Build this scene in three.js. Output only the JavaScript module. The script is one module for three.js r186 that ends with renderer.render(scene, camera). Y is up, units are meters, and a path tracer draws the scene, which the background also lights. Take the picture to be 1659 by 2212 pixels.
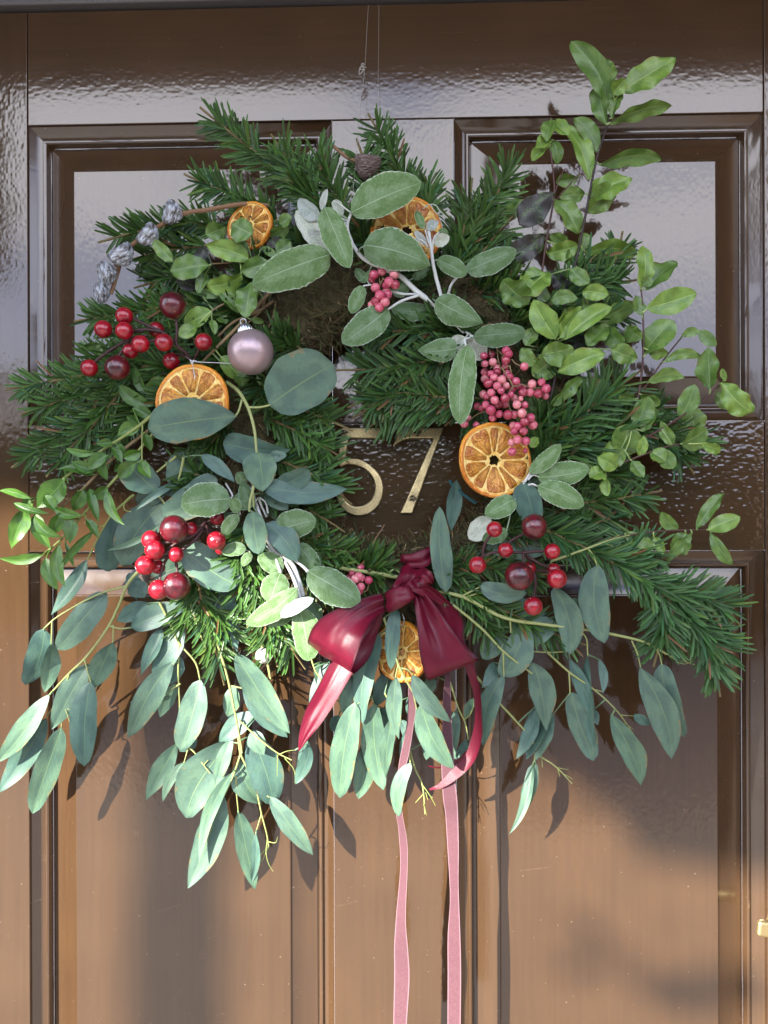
import * as THREE from 'three';
import { mergeGeometries, mergeVertices, toCreasedNormals } from 'three/addons/utils/BufferGeometryUtils.js';
import { RoundedBoxGeometry } from 'three/addons/geometries/RoundedBoxGeometry.js';

// ---------------------------------------------------------------- camera, sky, sun, exposure
const scene = new THREE.Scene();
const FOV = 67.3, DIST = 0.676;
const camera = new THREE.PerspectiveCamera(FOV, 0.75, 0.02, 200);
const YAW = 0.029;
camera.position.set(DIST * Math.sin(YAW), 0, DIST * Math.cos(YAW));
camera.lookAt(0, 0, 0);
camera.rotateZ(-0.0035);
camera.updateMatrixWorld(true);
scene.add(camera);

const renderer = new THREE.WebGLRenderer({ antialias: true });
renderer.toneMapping = THREE.LinearToneMapping;
renderer.toneMappingExposure = 4.5;
renderer.shadowMap.enabled = true;

function mulberry(a) { return () => { a |= 0; a = a + 0x6D2B79F5 | 0; let t = Math.imul(a ^ a >>> 15, 1 | a); t = t + Math.imul(t ^ t >>> 7, 61 | t) ^ t; return ((t ^ t >>> 14) >>> 0) / 4294967296; }; }
const rnd = mulberry(57);
const rr = (a, b) => a + (b - a) * rnd();
const lerp = (a, b, t) => a + (b - a) * t;
const sstep = (a, b, x) => { const t = Math.min(1, Math.max(0, (x - a) / (b - a))); return t * t * (3 - 2 * t); };
// periodic value noise
const HASH = new Float32Array(65536); { const h = mulberry(911); for (let i = 0; i < 65536; i++) HASH[i] = h(); }
function vnoise(x, y, px, py, seed = 0) {
  const xi = Math.floor(x), yi = Math.floor(y), fx = x - xi, fy = y - yi;
  const u = fx * fx * (3 - 2 * fx), v = fy * fy * (3 - 2 * fy);
  const m = (a, p) => ((a % p) + p) % p;
  const h = (a, b) => HASH[(m(a, px) * 157 + m(b, py) * 7919 + seed * 3571) & 65535];
  return lerp(lerp(h(xi, yi), h(xi + 1, yi), u), lerp(h(xi, yi + 1), h(xi + 1, yi + 1), u), v);
}
function noise3(x, y, z) { return (vnoise(x + z * 3.7, y - z * 2.3, 256, 256, 3) + vnoise(y + 17.3, z - x * 0.7 + 5.1, 256, 256, 9)) - 1; }

const SUN = new THREE.Vector3(-0.62, 0.37, 0.70).normalize();
{
  const w = 512, h = 256, d = new Float32Array(w * h * 4);
  for (let j = 0; j < h; j++) for (let i = 0; i < w; i++) {
    const el = ((j + 0.5) / h - 0.5) * 180, a = Math.max(0, el);
    const t = sstep(0, 50, a), k = (j * w + i) * 4;
    let c = [lerp(0.72, 0.12, t), lerp(0.79, 0.22, t), lerp(1.0, 0.52, t)];
    let n = 0, amp = 0.55, f = 8;
    for (let o = 0; o < 4; o++) { n += amp * vnoise(i / w * f * 2, j / h * f * 2.6, f * 2, 4096, o); amp *= 0.5; f *= 2; }
    const cl = sstep(0.44, 0.66, n) * 0.8;
    c = c.map((v, q) => lerp(v, [1.25, 1.24, 1.29][q], cl));
    d[k] = c[0]; d[k + 1] = c[1]; d[k + 2] = c[2]; d[k + 3] = 1;
  }
  const sky = new THREE.DataTexture(d, w, h, THREE.RGBAFormat, THREE.FloatType);
  sky.mapping = THREE.EquirectangularReflectionMapping; sky.magFilter = THREE.LinearFilter; sky.needsUpdate = true;
  scene.background = sky; scene.environment = sky; scene.backgroundIntensity = 1; scene.environmentIntensity = 1;
}
const sun = new THREE.DirectionalLight(new THREE.Color(1, 0.95, 0.86), 5);
sun.position.copy(SUN).multiplyScalar(8); sun.target.position.set(0, 0, 0);
sun.castShadow = true; sun.shadow.mapSize.set(4096, 4096); sun.shadow.radius = 1;
Object.assign(sun.shadow.camera, { left: -1.2, right: 1.2, top: 1.2, bottom: -1.2, near: 0.5, far: 14 });
scene.add(sun, sun.target);

// ---------------------------------------------------------------- a photo pixel (on a 1659 x 2212 copy) and a height above the door face -> a point
const FPX = 1106 / Math.tan(FOV / 2 * Math.PI / 180);
const MPP = 2 * DIST * Math.tan(FOV / 2 * Math.PI / 180) / 2212;      // metres per pixel on the door
function P(x, y, z = 0) {
  const d = new THREE.Vector3((x - 829.5) / FPX, -(y - 1106) / FPX, -1).applyQuaternion(camera.quaternion);
  return camera.position.clone().addScaledVector(d, (z - camera.position.z) / d.z);
}
const EYE = camera.position.clone();
// notebook pages: offset and scale of each enlarged view
const W = { 0: [0, 0, 1], z1: [0, 0, .5], z2: [829.5, 0, .5], z3: [0, 530.9, .5], z4: [829.5, 530.9, .5], z5: [0, 1061.8, .5], z6: [829.5, 1061.8, .5], z7: [0, 1592.7, .5], z8: [829.5, 1592.7, .5],
  R1: [597.2, 1128.1, .3], R2: [663.6, 1128.1, .24], R3: [929, 730, .2], R4: [0, 862.7, .28], R5: [165.9, 398.2, .28], R6: [597.2, 331.8, .28], R7: [696.8, 895.9, .18], R8: [331.8, 929, .26] };
const Q = (w, x, y, z = 0) => { const k = W[w]; return P(k[0] + x * k[2], k[1] + y * k[2], z / 1000); };

// ---------------------------------------------------------------- naming and adding
const taken = {};
function numbered(n) { if (!(n in taken)) { taken[n] = 0; return n; } taken[n]++; return n + '_' + String(taken[n]).padStart(3, '0'); }
function shade(m) { m.castShadow = true; m.receiveShadow = true; return m; }
function thing(name, label, category, at = new THREE.Vector3(), group) {
  const o = new THREE.Group(); o.name = numbered(name); o.position.copy(at); o.userData = { label, category };
  if (group) o.userData.group = group;
  scene.add(o); return o;
}
function rootOf(o) { while (o.parent && o.parent !== scene) o = o.parent; return o; }
// world-space geometry -> part of a thing (its own axes start at the thing's base)
function part(parent, name, geo, mat) {
  const r = rootOf(parent); geo.translate(-r.position.x, -r.position.y, -r.position.z);
  return localPart(parent, name, geo, mat);
}
function localPart(parent, name, geo, mat) { const m = shade(new THREE.Mesh(geo, mat)); m.name = name; parent.add(m); return m; }
function structure(name, geo, mat) { const m = shade(new THREE.Mesh(geo, mat)); m.name = numbered(name); m.userData = { kind: 'structure' }; scene.add(m); return m; }

// ---------------------------------------------------------------- textures
function tex(w, h, fn, srgb = true, wrap = true) {
  const d = new Uint8Array(w * h * 4);
  for (let j = 0; j < h; j++) for (let i = 0; i < w; i++) {
    const c = fn((i + 0.5) / w, (j + 0.5) / h, i, j), k = (j * w + i) * 4;
    if (typeof c === 'number') { d[k] = d[k + 1] = d[k + 2] = Math.max(0, Math.min(255, c * 255)); } else for (let q = 0; q < 3; q++) d[k + q] = Math.max(0, Math.min(255, c[q]));
    d[k + 3] = 255;
  }
  const t = new THREE.DataTexture(d, w, h); t.magFilter = THREE.LinearFilter; t.minFilter = THREE.LinearMipmapLinearFilter; t.generateMipmaps = true;
  t.wrapS = t.wrapT = wrap ? THREE.RepeatWrapping : THREE.ClampToEdgeWrapping;
  if (srgb) t.colorSpace = THREE.SRGBColorSpace;
  t.needsUpdate = true; return t;
}
const std = (o) => new THREE.MeshPhysicalMaterial({ side: THREE.DoubleSide, ...o });
const lin = (r, g, b) => new THREE.Color().setRGB(r, g, b);

// ---------------------------------------------------------------- geometry helpers
function tube(pts, r0, r1 = r0, seg = 0, rad = 7, wob = 0) {
  const c = new THREE.CatmullRomCurve3(pts, false, 'centripetal'), n = seg || Math.max(6, pts.length * 5), f = c.computeFrenetFrames(n, false), pos = [], uv = [], idx = [];
  for (let i = 0; i <= n; i++) {
    const t = i / n, p = c.getPointAt(t);
    for (let j = 0; j <= rad; j++) {
      const a = j / rad * Math.PI * 2, r = lerp(r0, r1, t) * (1 + wob * noise3(p.x * 300, p.y * 300, j % rad));
      const v = p.clone().addScaledVector(f.normals[i], Math.cos(a) * r).addScaledVector(f.binormals[i], Math.sin(a) * r);
      pos.push(v.x, v.y, v.z); uv.push(0.5, 0.01);
    }
  }
  for (let i = 0; i < n; i++) for (let j = 0; j < rad; j++) { const a = i * (rad + 1) + j, b = a + rad + 1; idx.push(a, b, a + 1, b, b + 1, a + 1); }
  for (const [row, p] of [[0, pts[0]], [n, pts[pts.length - 1]]]) { const k = pos.length / 3; pos.push(p.x, p.y, p.z); uv.push(0.5, 0.01); for (let j = 0; j < rad; j++) idx.push(k, row * (rad + 1) + j, row * (rad + 1) + j + 1); }
  const g = new THREE.BufferGeometry();
  g.setAttribute('position', new THREE.Float32BufferAttribute(pos, 3)); g.setAttribute('uv', new THREE.Float32BufferAttribute(uv, 2)); g.setIndex(idx); g.computeVertexNormals(); return g;
}
function gridGeo(nu, nv, fn, uvfn) {
  const pos = [], uv = [], idx = [];
  for (let i = 0; i <= nu; i++) for (let j = 0; j <= nv; j++) { const p = fn(i / nu, j / nv); pos.push(p.x, p.y, p.z); const q = uvfn ? uvfn(i / nu, j / nv) : [j / nv, i / nu]; uv.push(q[0], q[1]); }
  for (let i = 0; i < nu; i++) for (let j = 0; j < nv; j++) { const a = i * (nv + 1) + j, b = a + nv + 1; idx.push(a, a + 1, b, b, a + 1, b + 1); }
  const g = new THREE.BufferGeometry();
  g.setAttribute('position', new THREE.Float32BufferAttribute(pos, 3)); g.setAttribute('uv', new THREE.Float32BufferAttribute(uv, 2)); g.setIndex(idx); g.computeVertexNormals(); return g;
}
// ================================================================ the door
const strokes = (seed) => tex(1024, 1024, (u, v) => {                   // brush ripples running along u: 0.5 m a side
  let n = 0;
  const k = 0.25 + 0.9 * vnoise(u * 5, v * 6, 5, 6, seed + 8);            // smoother and rougher places
  n += 0.30 * vnoise(u * 70, v * 200, 70, 200, seed + 1) * k;
  n += 0.34 * vnoise(u * 130, v * 260, 130, 260, seed + 2) * k;
  n += 0.30 * vnoise(u * 190, v * 240, 190, 240, seed + 3);
  n += 0.34 * vnoise(u * 9, v * 22, 9, 22, seed + 4);
  return n / 1.5;
}, false);
const bumpAlong = strokes(1), bumpB = strokes(6);
const paintMap = tex(1024, 1024, (u, v) => {
  let n = 0.93 + 0.09 * vnoise(u * 14, v * 14, 14, 14, 2) + 0.07 * vnoise(u * 8, v * 200, 8, 200, 5);
  const base = [68, 49, 32].map((c) => c * n);
  return base;
});
{ // chips, dust specks and fine scratches in the paint
  const d = paintMap.image.data, r = mulberry(5);
  const put = (x, y, c, a) => { x = (x + 1024) & 1023; y = (y + 1024) & 1023; const k = (y * 1024 + x) * 4; for (let q = 0; q < 3; q++) d[k + q] = lerp(d[k + q], c[q], a); };
  for (let i = 0; i < 260; i++) { const x = r() * 1024 | 0, y = r() * 1024 | 0, a = 0.2 + 0.55 * r(); put(x, y, [205, 190, 170], a); if (r() < .4) put(x + 1, y, [205, 190, 170], a * .7); if (r() < .3) put(x, y + 1, [205, 190, 170], a * .6); }
  for (let i = 0; i < 22; i++) { let x = r() * 1024, y = r() * 1024; const a = r() * 6.28, L = 8 + r() * 45, s = .1 + .25 * r(); for (let k = 0; k < L; k++) put((x + Math.cos(a) * k) | 0, (y + Math.sin(a) * k) | 0, [190, 165, 140], s * r()); }
  for (let i = 0; i < 14; i++) { const x = r() * 1024, y = r() * 1024, s = 4 + r() * 8; for (let k = 0; k < 70; k++) put((x + (r() - .5) * s * 2) | 0, (y + (r() - .5) * s * 2) | 0, [150, 125, 105], .25 * r()); }
}
function paint(bump, scale, rough = 0.09) {
  return new THREE.MeshPhysicalMaterial({ map: paintMap, bumpMap: bump, bumpScale: scale, roughness: rough, ior: 1.75, side: THREE.DoubleSide });
}
const paintH = paint(bumpAlong, 0.00010), paintLock = paint(bumpAlong, 0.00055), paintStile = paint(bumpB, 0.00015), paintV = paint(bumpB, 0.00021), paintMould = paint(bumpAlong, 0.00010, 0.17);
// uv in metres (0.5 m tile); along = 'x' strokes run across, 'y' strokes run up
function uvMetres(g, along, ox = rr(0, 5), oy = rr(0, 5)) {
  const p = g.attributes.position, n = g.attributes.normal, uv = [];
  for (let i = 0; i < p.count; i++) {
    let a = p.getX(i), b = p.getY(i);
    if (Math.abs(n.getX(i)) > 0.7) a = p.getZ(i); else if (Math.abs(n.getY(i)) > 0.7) b = p.getZ(i);
    uv.push(...(along === 'x' ? [a * 2 + ox, b * 2 + oy] : [b * 2 + ox, a * 2 + oy]));
  }
  g.setAttribute('uv', new THREE.Float32BufferAttribute(uv, 2)); return g;
}
function slab(x0, x1, y0, y1, z0, z1, r = 0.0008) { const g = new RoundedBoxGeometry(x1 - x0, y1 - y0, z1 - z0, 2, r); g.translate((x0 + x1) / 2, (y0 + y1) / 2, (z0 + z1) / 2); return g; }

const X0 = P(62, 1100).x, X1 = P(719, 1100).x, X2 = P(984, 1100).x, X3 = P(1653, 1100).x;
const Y0 = P(829, 257).y, Y1 = P(829, 914).y, Y2 = P(829, 1191).y, YT = P(829, 9).y, YB = -0.93;
const DL = X0 - 0.1, DR = X3 + 0.1, JG = 0.00025;
const door = thing('front_door', 'glossy dark brown panelled wooden front door behind the wreath', 'door', new THREE.Vector3((DL + DR) / 2, YB, 0));
part(door, 'stile', uvMetres(slab(DL, X0 - JG, YB, YT, -0.044, 0), 'y'), paintStile);
part(door, 'stile', uvMetres(slab(X3 + JG, DR, YB, YT, -0.044, 0), 'y'), paintStile);
part(door, 'rail', uvMetres(slab(X0 + JG, X3 - JG, Y0, YT, -0.044, -0.0002), 'x'), paintH);
part(door, 'rail', uvMetres(slab(X0 + JG, X3 - JG, Y2, Y1, -0.044, -0.0002), 'x'), paintLock);
part(door, 'rail', uvMetres(slab(X0 + JG, X3 - JG, YB, YB + 0.2, -0.044, -0.0002), 'x'), paintH);
part(door, 'muntin', uvMetres(slab(X1, X2, Y1 + JG, Y0 - JG, -0.044, -0.0003), 'y'), paintV);
part(door, 'muntin', uvMetres(slab(X1, X2, YB + 0.2 + JG, Y2 - JG, -0.044, -0.0003), 'y'), paintV);
// mouldings and raised panels: profiles swept round each opening with mitred corners
function frameSweep(x0, x1, y0, y1, prof) {
  const gs = [];
  const corner = (d) => [[x0 + d, y0 + d], [x1 - d, y0 + d], [x1 - d, y1 - d], [x0 + d, y1 - d]];
  for (let s = 0; s < 4; s++) {
    const NL = 24;
    const g = gridGeo(prof.length - 1, NL, (a, b) => { const [d, z] = prof[Math.round(a * (prof.length - 1))]; const c = corner(d), p = c[s], q = c[(s + 1) % 4]; return new THREE.Vector3(lerp(p[0], q[0], b), lerp(p[1], q[1], b), z + (d > 0.003 && d < 0.018 ? 0.00012 * noise3(b * 40, d * 900, s) : 0)); });
    const gc = toCreasedNormals(g, 0.55);
    // strokes run along the moulding
    const L = (s % 2 ? y1 - y0 : x1 - x0) * 2, ox = rr(0, 3), oy = rr(0, 3), pp = gc.attributes.position, uv = [];
    for (let i = 0; i < pp.count; i++) uv.push(...(s % 2 ? [pp.getY(i) * 2 + ox, (pp.getX(i) + pp.getZ(i)) * 2 + oy] : [pp.getX(i) * 2 + ox, (pp.getY(i) + pp.getZ(i)) * 2 + oy]));
    gc.setAttribute('uv', new THREE.Float32BufferAttribute(uv, 2)); gs.push(gc);
  }
  return mergeGeometries(gs);
}
const ovolo = [[0, -0.0006], [0.0003, -0.0030], [0.0018, -0.0042], [0.0045, -0.0068], [0.0078, -0.0086], [0.0098, -0.0092], [0.0102, -0.0078], [0.0112, -0.0068], [0.0124, -0.0066], [0.0136, -0.0073], [0.0145, -0.0092], [0.0149, -0.0125], [0.0158, -0.0152], [0.0172, -0.0152]];
const bevel = [[0.0165, -0.0142], [0.0185, -0.0140], [0.0385, -0.0068], [0.0390, -0.0056], [0.0396, -0.0052]];
for (const [x0, x1, y0, y1] of [[X0, X1, Y1, Y0], [X2, X3, Y1, Y0], [X0, X1, YB + 0.2, Y2], [X2, X3, YB + 0.2, Y2]]) {
  part(door, 'moulding', frameSweep(x0, x1, y0, y1, ovolo), paintMould);
  const f = part(door, 'panel', uvMetres(slab(x0 + 0.0394, x1 - 0.0394, y0 + 0.0394, y1 - 0.0394, -0.03, -0.005, 0.0006), 'y'), paintV);
  part(f, 'panel_bevel', frameSweep(x0, x1, y0, y1, bevel), paintMould);
}
// frame head above, small canopy, path, tree, hedge: what shades the door and what its gloss mirrors
const frameMat = std({ color: lin(0.10, 0.09, 0.085), roughness: 0.45 });
{
  const fr = thing('door_frame', 'dark painted door frame head above the brown door', 'door frame', new THREE.Vector3(0, YT, 0));
  part(fr, 'head', slab(DL - 0.1, DR + 0.1, YT + 0.003, YT + 0.09, -0.06, 0.006, 0.002), frameMat);
  part(fr, 'jamb', slab(DL - 0.1, DL - 0.004, YB, YT + 0.002, -0.06, 0.02, 0.002), frameMat);
  part(fr, 'jamb', slab(DR + 0.004, DR + 0.1, YB, YT + 0.002, -0.06, 0.02, 0.002), frameMat);
  const cp = thing('porch_canopy', 'flat dark wooden canopy projecting over the front door', 'canopy', new THREE.Vector3(0, 0.66, 0));
  part(cp, 'board', slab(-1.1, 1.1, 0.668, 0.70, -0.05, 0.53, 0.004), std({ color: lin(0.03, 0.026, 0.022), roughness: 0.7 }));
  part(cp, 'bracket', slab(-0.80, -0.76, 0.5, 0.667, 0.172, 0.30, 0.004), frameMat);
  part(cp, 'bracket', slab(0.76, 0.80, 0.5, 0.667, 0.422, 0.50, 0.004), frameMat);
}
const GY = -1.42;
{ // rendered sides of the recessed entrance
  const wallMat = std({ color: lin(0.11, 0.075, 0.055), roughness: 0.85, bumpMap: bumpB, bumpScale: 0.002 });
  const w = thing('porch_wall', 'brown rendered wall returns either side of the recessed front door', 'wall', new THREE.Vector3(0, -1.42, 0));
  part(w, 'return', uvMetres(slab(DL - 0.42, DL - 0.102, -1.42, 0.66, -0.06, 0.17, 0.004), 'y'), wallMat);
  part(w, 'return', uvMetres(slab(DR + 0.102, DR + 0.42, -1.42, 0.66, -0.06, 0.42, 0.004), 'y'), wallMat);
}
structure('path', new THREE.PlaneGeometry(60, 40).rotateX(-Math.PI / 2).translate(0, GY, 19.9), std({ color: lin(0.2, 0.18, 0.155), roughness: 0.9 }));
{ // garden tree up the sun's line: its trunk and the underside of its crown shade the door
  const T = 4.3, at = (x, y, t = T) => P(x, y, 0).addScaledVector(SUN, t);
  const r = mulberry(77);
  const foot = at(372, 1990); foot.y = GY;
  const tr = thing('garden_tree', 'bushy evergreen garden tree standing in front of the house', 'tree', foot);
  const bark = std({ color: lin(0.06, 0.045, 0.035), roughness: 0.9 });
  const mid = at(378, 1500), top = at(420, 500);
  part(tr, 'trunk', mergeGeometries([tube([foot, at(366, 1990), mid, top], 0.055, 0.03, 20, 9, 0.1), tube([at(378, 1100), at(800, 950), at(1300, 900)], 0.03, 0.012), tube([at(380, 1000), at(-200, 800)], 0.03, 0.012), tube([at(600, 1000), at(1150, 1300), at(1700, 1500)], 0.016, 0.006)]), bark);
  const EDGE = [[-700, 1040], [0, 1070], [550, 1085], [800, 1220], [1000, 1420], [1280, 1680], [1580, 1850], [2600, 2300]];
  const edge = (x) => { for (let i = 0; i < EDGE.length - 1; i++) if (x <= EDGE[i + 1][0]) return lerp(EDGE[i][1], EDGE[i + 1][1], (x - EDGE[i][0]) / (EDGE[i + 1][0] - EDGE[i][0])); return 2300; };
  const pos = [], idx = [];
  const leaf = (c, s) => { const a = new THREE.Vector3(r() - .5, r() - .5, r() - .5).normalize(), b = new THREE.Vector3(r() - .5, r() - .5, r() - .5).cross(a).normalize(); const k = pos.length / 3; for (const [u, v] of [[-1, 0], [0, -.5], [1, 0], [0, .5]]) { const p = c.clone().addScaledVector(a, u * s).addScaledVector(b, v * s); pos.push(p.x, p.y, p.z); } idx.push(k, k + 1, k + 2, k, k + 2, k + 3); };
  for (let i = 0; i < 15000; i++) {                       // crown: everything above a sloping underside
    const x = -700 + r() * 3200, line = edge(x) + 90 * (vnoise(x / 210, 0.3, 64, 64, 4) - .5);
    const y = -900 + r() * (line + 900);
    if (y > 80 && x > 1750 && r() < .5) continue;
    leaf(at(x, y, T + (r() - .5) * 0.9), 0.03 + 0.03 * r());
  }
  for (const [x, y, w, h, n] of [[1510, 2135, 110, 20, 16], [1240, 2080, 50, 90, 5]]) for (let i = 0; i < n; i++) leaf(at(x + (r() - .5) * 2 * w, y + (r() - .5) * 2 * h), 0.03);
  const g = new THREE.BufferGeometry(); g.setAttribute('position', new THREE.Float32BufferAttribute(pos, 3)); g.setIndex(idx); g.computeVertexNormals();
  const cr = part(tr, 'crown', g, std({ color: lin(0.035, 0.06, 0.025), roughness: 0.7 })); cr.userData.kind = 'stuff';
}
{ // hedge across the path
  const r = mulberry(31), hedge = thing('garden_hedge', 'long dark evergreen hedge facing the front door', 'hedge', new THREE.Vector3(0, GY, 9));
  const core = new RoundedBoxGeometry(26, 2.5, 1, 2, 0.1); core.translate(0, GY + 1.25, 9.4);
  part(hedge, 'branches', core, std({ color: lin(0.03, 0.05, 0.02), roughness: 0.9 }));
  const pos = [], idx = [];
  for (let i = 0; i < 18000; i++) { const hx = -13 + 26 * r(), c = new THREE.Vector3(hx, GY + (2.5 + .9 * vnoise(hx * .9 + 20, .5, 256, 256, 3)) * Math.sqrt(r()), 8.75 + r() * 0.6), s = 0.05 + 0.06 * r(), a = new THREE.Vector3(r() - .5, r() - .5, r() - .5).normalize(), b = new THREE.Vector3(r() - .5, r() - .5, r() - .5).cross(a).normalize(), k = pos.length / 3; for (const [u, v] of [[-1, 0], [0, -.5], [1, 0], [0, .5]]) { const p = c.clone().addScaledVector(a, u * s).addScaledVector(b, v * s); pos.push(p.x, p.y, p.z); } idx.push(k, k + 1, k + 2, k, k + 2, k + 3); }
  const g = new THREE.BufferGeometry(); g.setAttribute('position', new THREE.Float32BufferAttribute(pos, 3)); g.setIndex(idx); g.computeVertexNormals();
  part(hedge, 'foliage', g, std({ color: lin(0.03, 0.05, 0.02), roughness: 0.8 })).userData.kind = 'stuff';
}
// ---------------------------------------------------------------- brass numerals
const brassMap = tex(256, 256, (u, v) => { const n = 0.75 + 0.25 * vnoise(u * 9, v * 9, 9, 9, 4) + 0.12 * (vnoise(u * 60, v * 60, 60, 60, 2) - .5), s = vnoise(u * 90, v * 90, 90, 90, 8) > 0.93 ? 0.6 : 1; return [232 * n * s, 210 * n * s, 156 * n * s]; });
const brass = new THREE.MeshPhysicalMaterial({ map: brassMap, metalness: 0.95, roughness: 0.42, side: THREE.DoubleSide });
brassMap.repeat.set(16, 16);
const screwMat = std({ color: lin(0.10, 0.08, 0.07), metalness: 0.8, roughness: 0.45 });
function numeral(name, label, build, screws) {
  const s = build(), g = new THREE.ExtrudeGeometry(s, { depth: 0.0022, bevelEnabled: true, bevelThickness: 0.0013, bevelSize: 0.0012, bevelOffset: -0.0012, bevelSegments: 3, curveSegments: 28 });
  g.translate(0, 0, 0.0003);
  g.computeBoundingBox(); const c = new THREE.Vector3((g.boundingBox.min.x + g.boundingBox.max.x) / 2, g.boundingBox.min.y, 0);
  const t = thing(name, label, 'house number', c);
  part(t, 'numeral', g, brass);
  for (const [x, y] of screws) {
    const p = Q('R7', x, y, 3.9), sh = new THREE.Shape(); sh.absarc(0, 0, 0.0036, 0, 6.2832);
    const h = new THREE.Path(); for (let i = 0; i <= 16; i++) { const a = i / 16 * 6.2832, q = (i % 4 === 0) ? 0.0021 : (i % 4 === 2 ? 0.0007 : 0.0010); if (i === 0) h.moveTo(q * Math.cos(a), q * Math.sin(a)); else h.lineTo(q * Math.cos(a), q * Math.sin(a)); }
    sh.holes.push(h);
    const sg = new THREE.ExtrudeGeometry(sh, { depth: 0.0006, bevelEnabled: true, bevelThickness: 0.0003, bevelSize: 0.0003, bevelOffset: -0.0003, bevelSegments: 2, curveSegments: 24 });
    const bk = new THREE.CircleGeometry(0.0033, 20).translate(0, 0, 0.0001);
    part(t, 'screw', mergeGeometries([sg, bk.toNonIndexed()].map((q) => { q.deleteAttribute('uv'); return q.index ? q.toNonIndexed() : q; })).rotateZ(0.3).translate(p.x, p.y, p.z - 0.0002), screwMat);
  }
  return t;
}
const R7v = (x, y) => { const p = Q('R7', x, y, 3); return [p.x, p.y]; };
numeral('house_number', 'brass numeral 7 screwed to the door rail', () => {
  const s = new THREE.Shape(), M = (x, y) => s.moveTo(...R7v(x, y)), L = (x, y) => s.lineTo(...R7v(x, y)), C = (a, b, x, y) => s.quadraticCurveTo(...R7v(a, b), ...R7v(x, y));
  M(893, 158); L(1457, 153); L(1425, 245); L(1080, 1187); L(928, 1187); L(1010, 1010); L(1328, 282); L(1080, 284); C(925, 290, 852, 392); L(890, 250); L(893, 158); return s;
}, [[1137, 215], [1082, 1010]]);
numeral('house_number', 'brass numeral 5 half covered by fir needles', () => {
  const s = new THREE.Shape(), M = (x, y) => s.moveTo(...R7v(x, y)), L = (x, y) => s.lineTo(...R7v(x, y)), B = (a, b, c, d, x, y) => s.bezierCurveTo(...R7v(a, b), ...R7v(c, d), ...R7v(x, y));
  M(230, 160); L(705, 153); L(690, 285); L(318, 285); L(268, 548);
  B(330, 515, 420, 515, 500, 560); B(650, 640, 728, 760, 728, 890); B(728, 1080, 600, 1218, 430, 1216); B(300, 1214, 190, 1120, 160, 975); L(240, 945); B(270, 1050, 330, 1100, 410, 1100); B(530, 1100, 628, 1010, 628, 880); B(628, 740, 520, 640, 400, 610); B(330, 595, 270, 590, 225, 625); L(165, 600); L(230, 160); return s;
}, [[262, 222]]);
{
  const c = P(1668, 2008, 0.012), t = thing('door_handle', 'brass door handle end at the edge of the lower door panel', 'handle', new THREE.Vector3(c.x, c.y, 0));
  part(t, 'grip', new RoundedBoxGeometry(0.026, 0.0135, 0.006, 4, 0.0028).rotateZ(-0.12).translate(c.x, c.y, 0.012), brass);
  part(t, 'stem', new THREE.CylinderGeometry(0.005, 0.006, 0.011, 20).rotateX(Math.PI / 2).translate(c.x + 0.006, c.y, 0.0050), brass);
}
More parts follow.
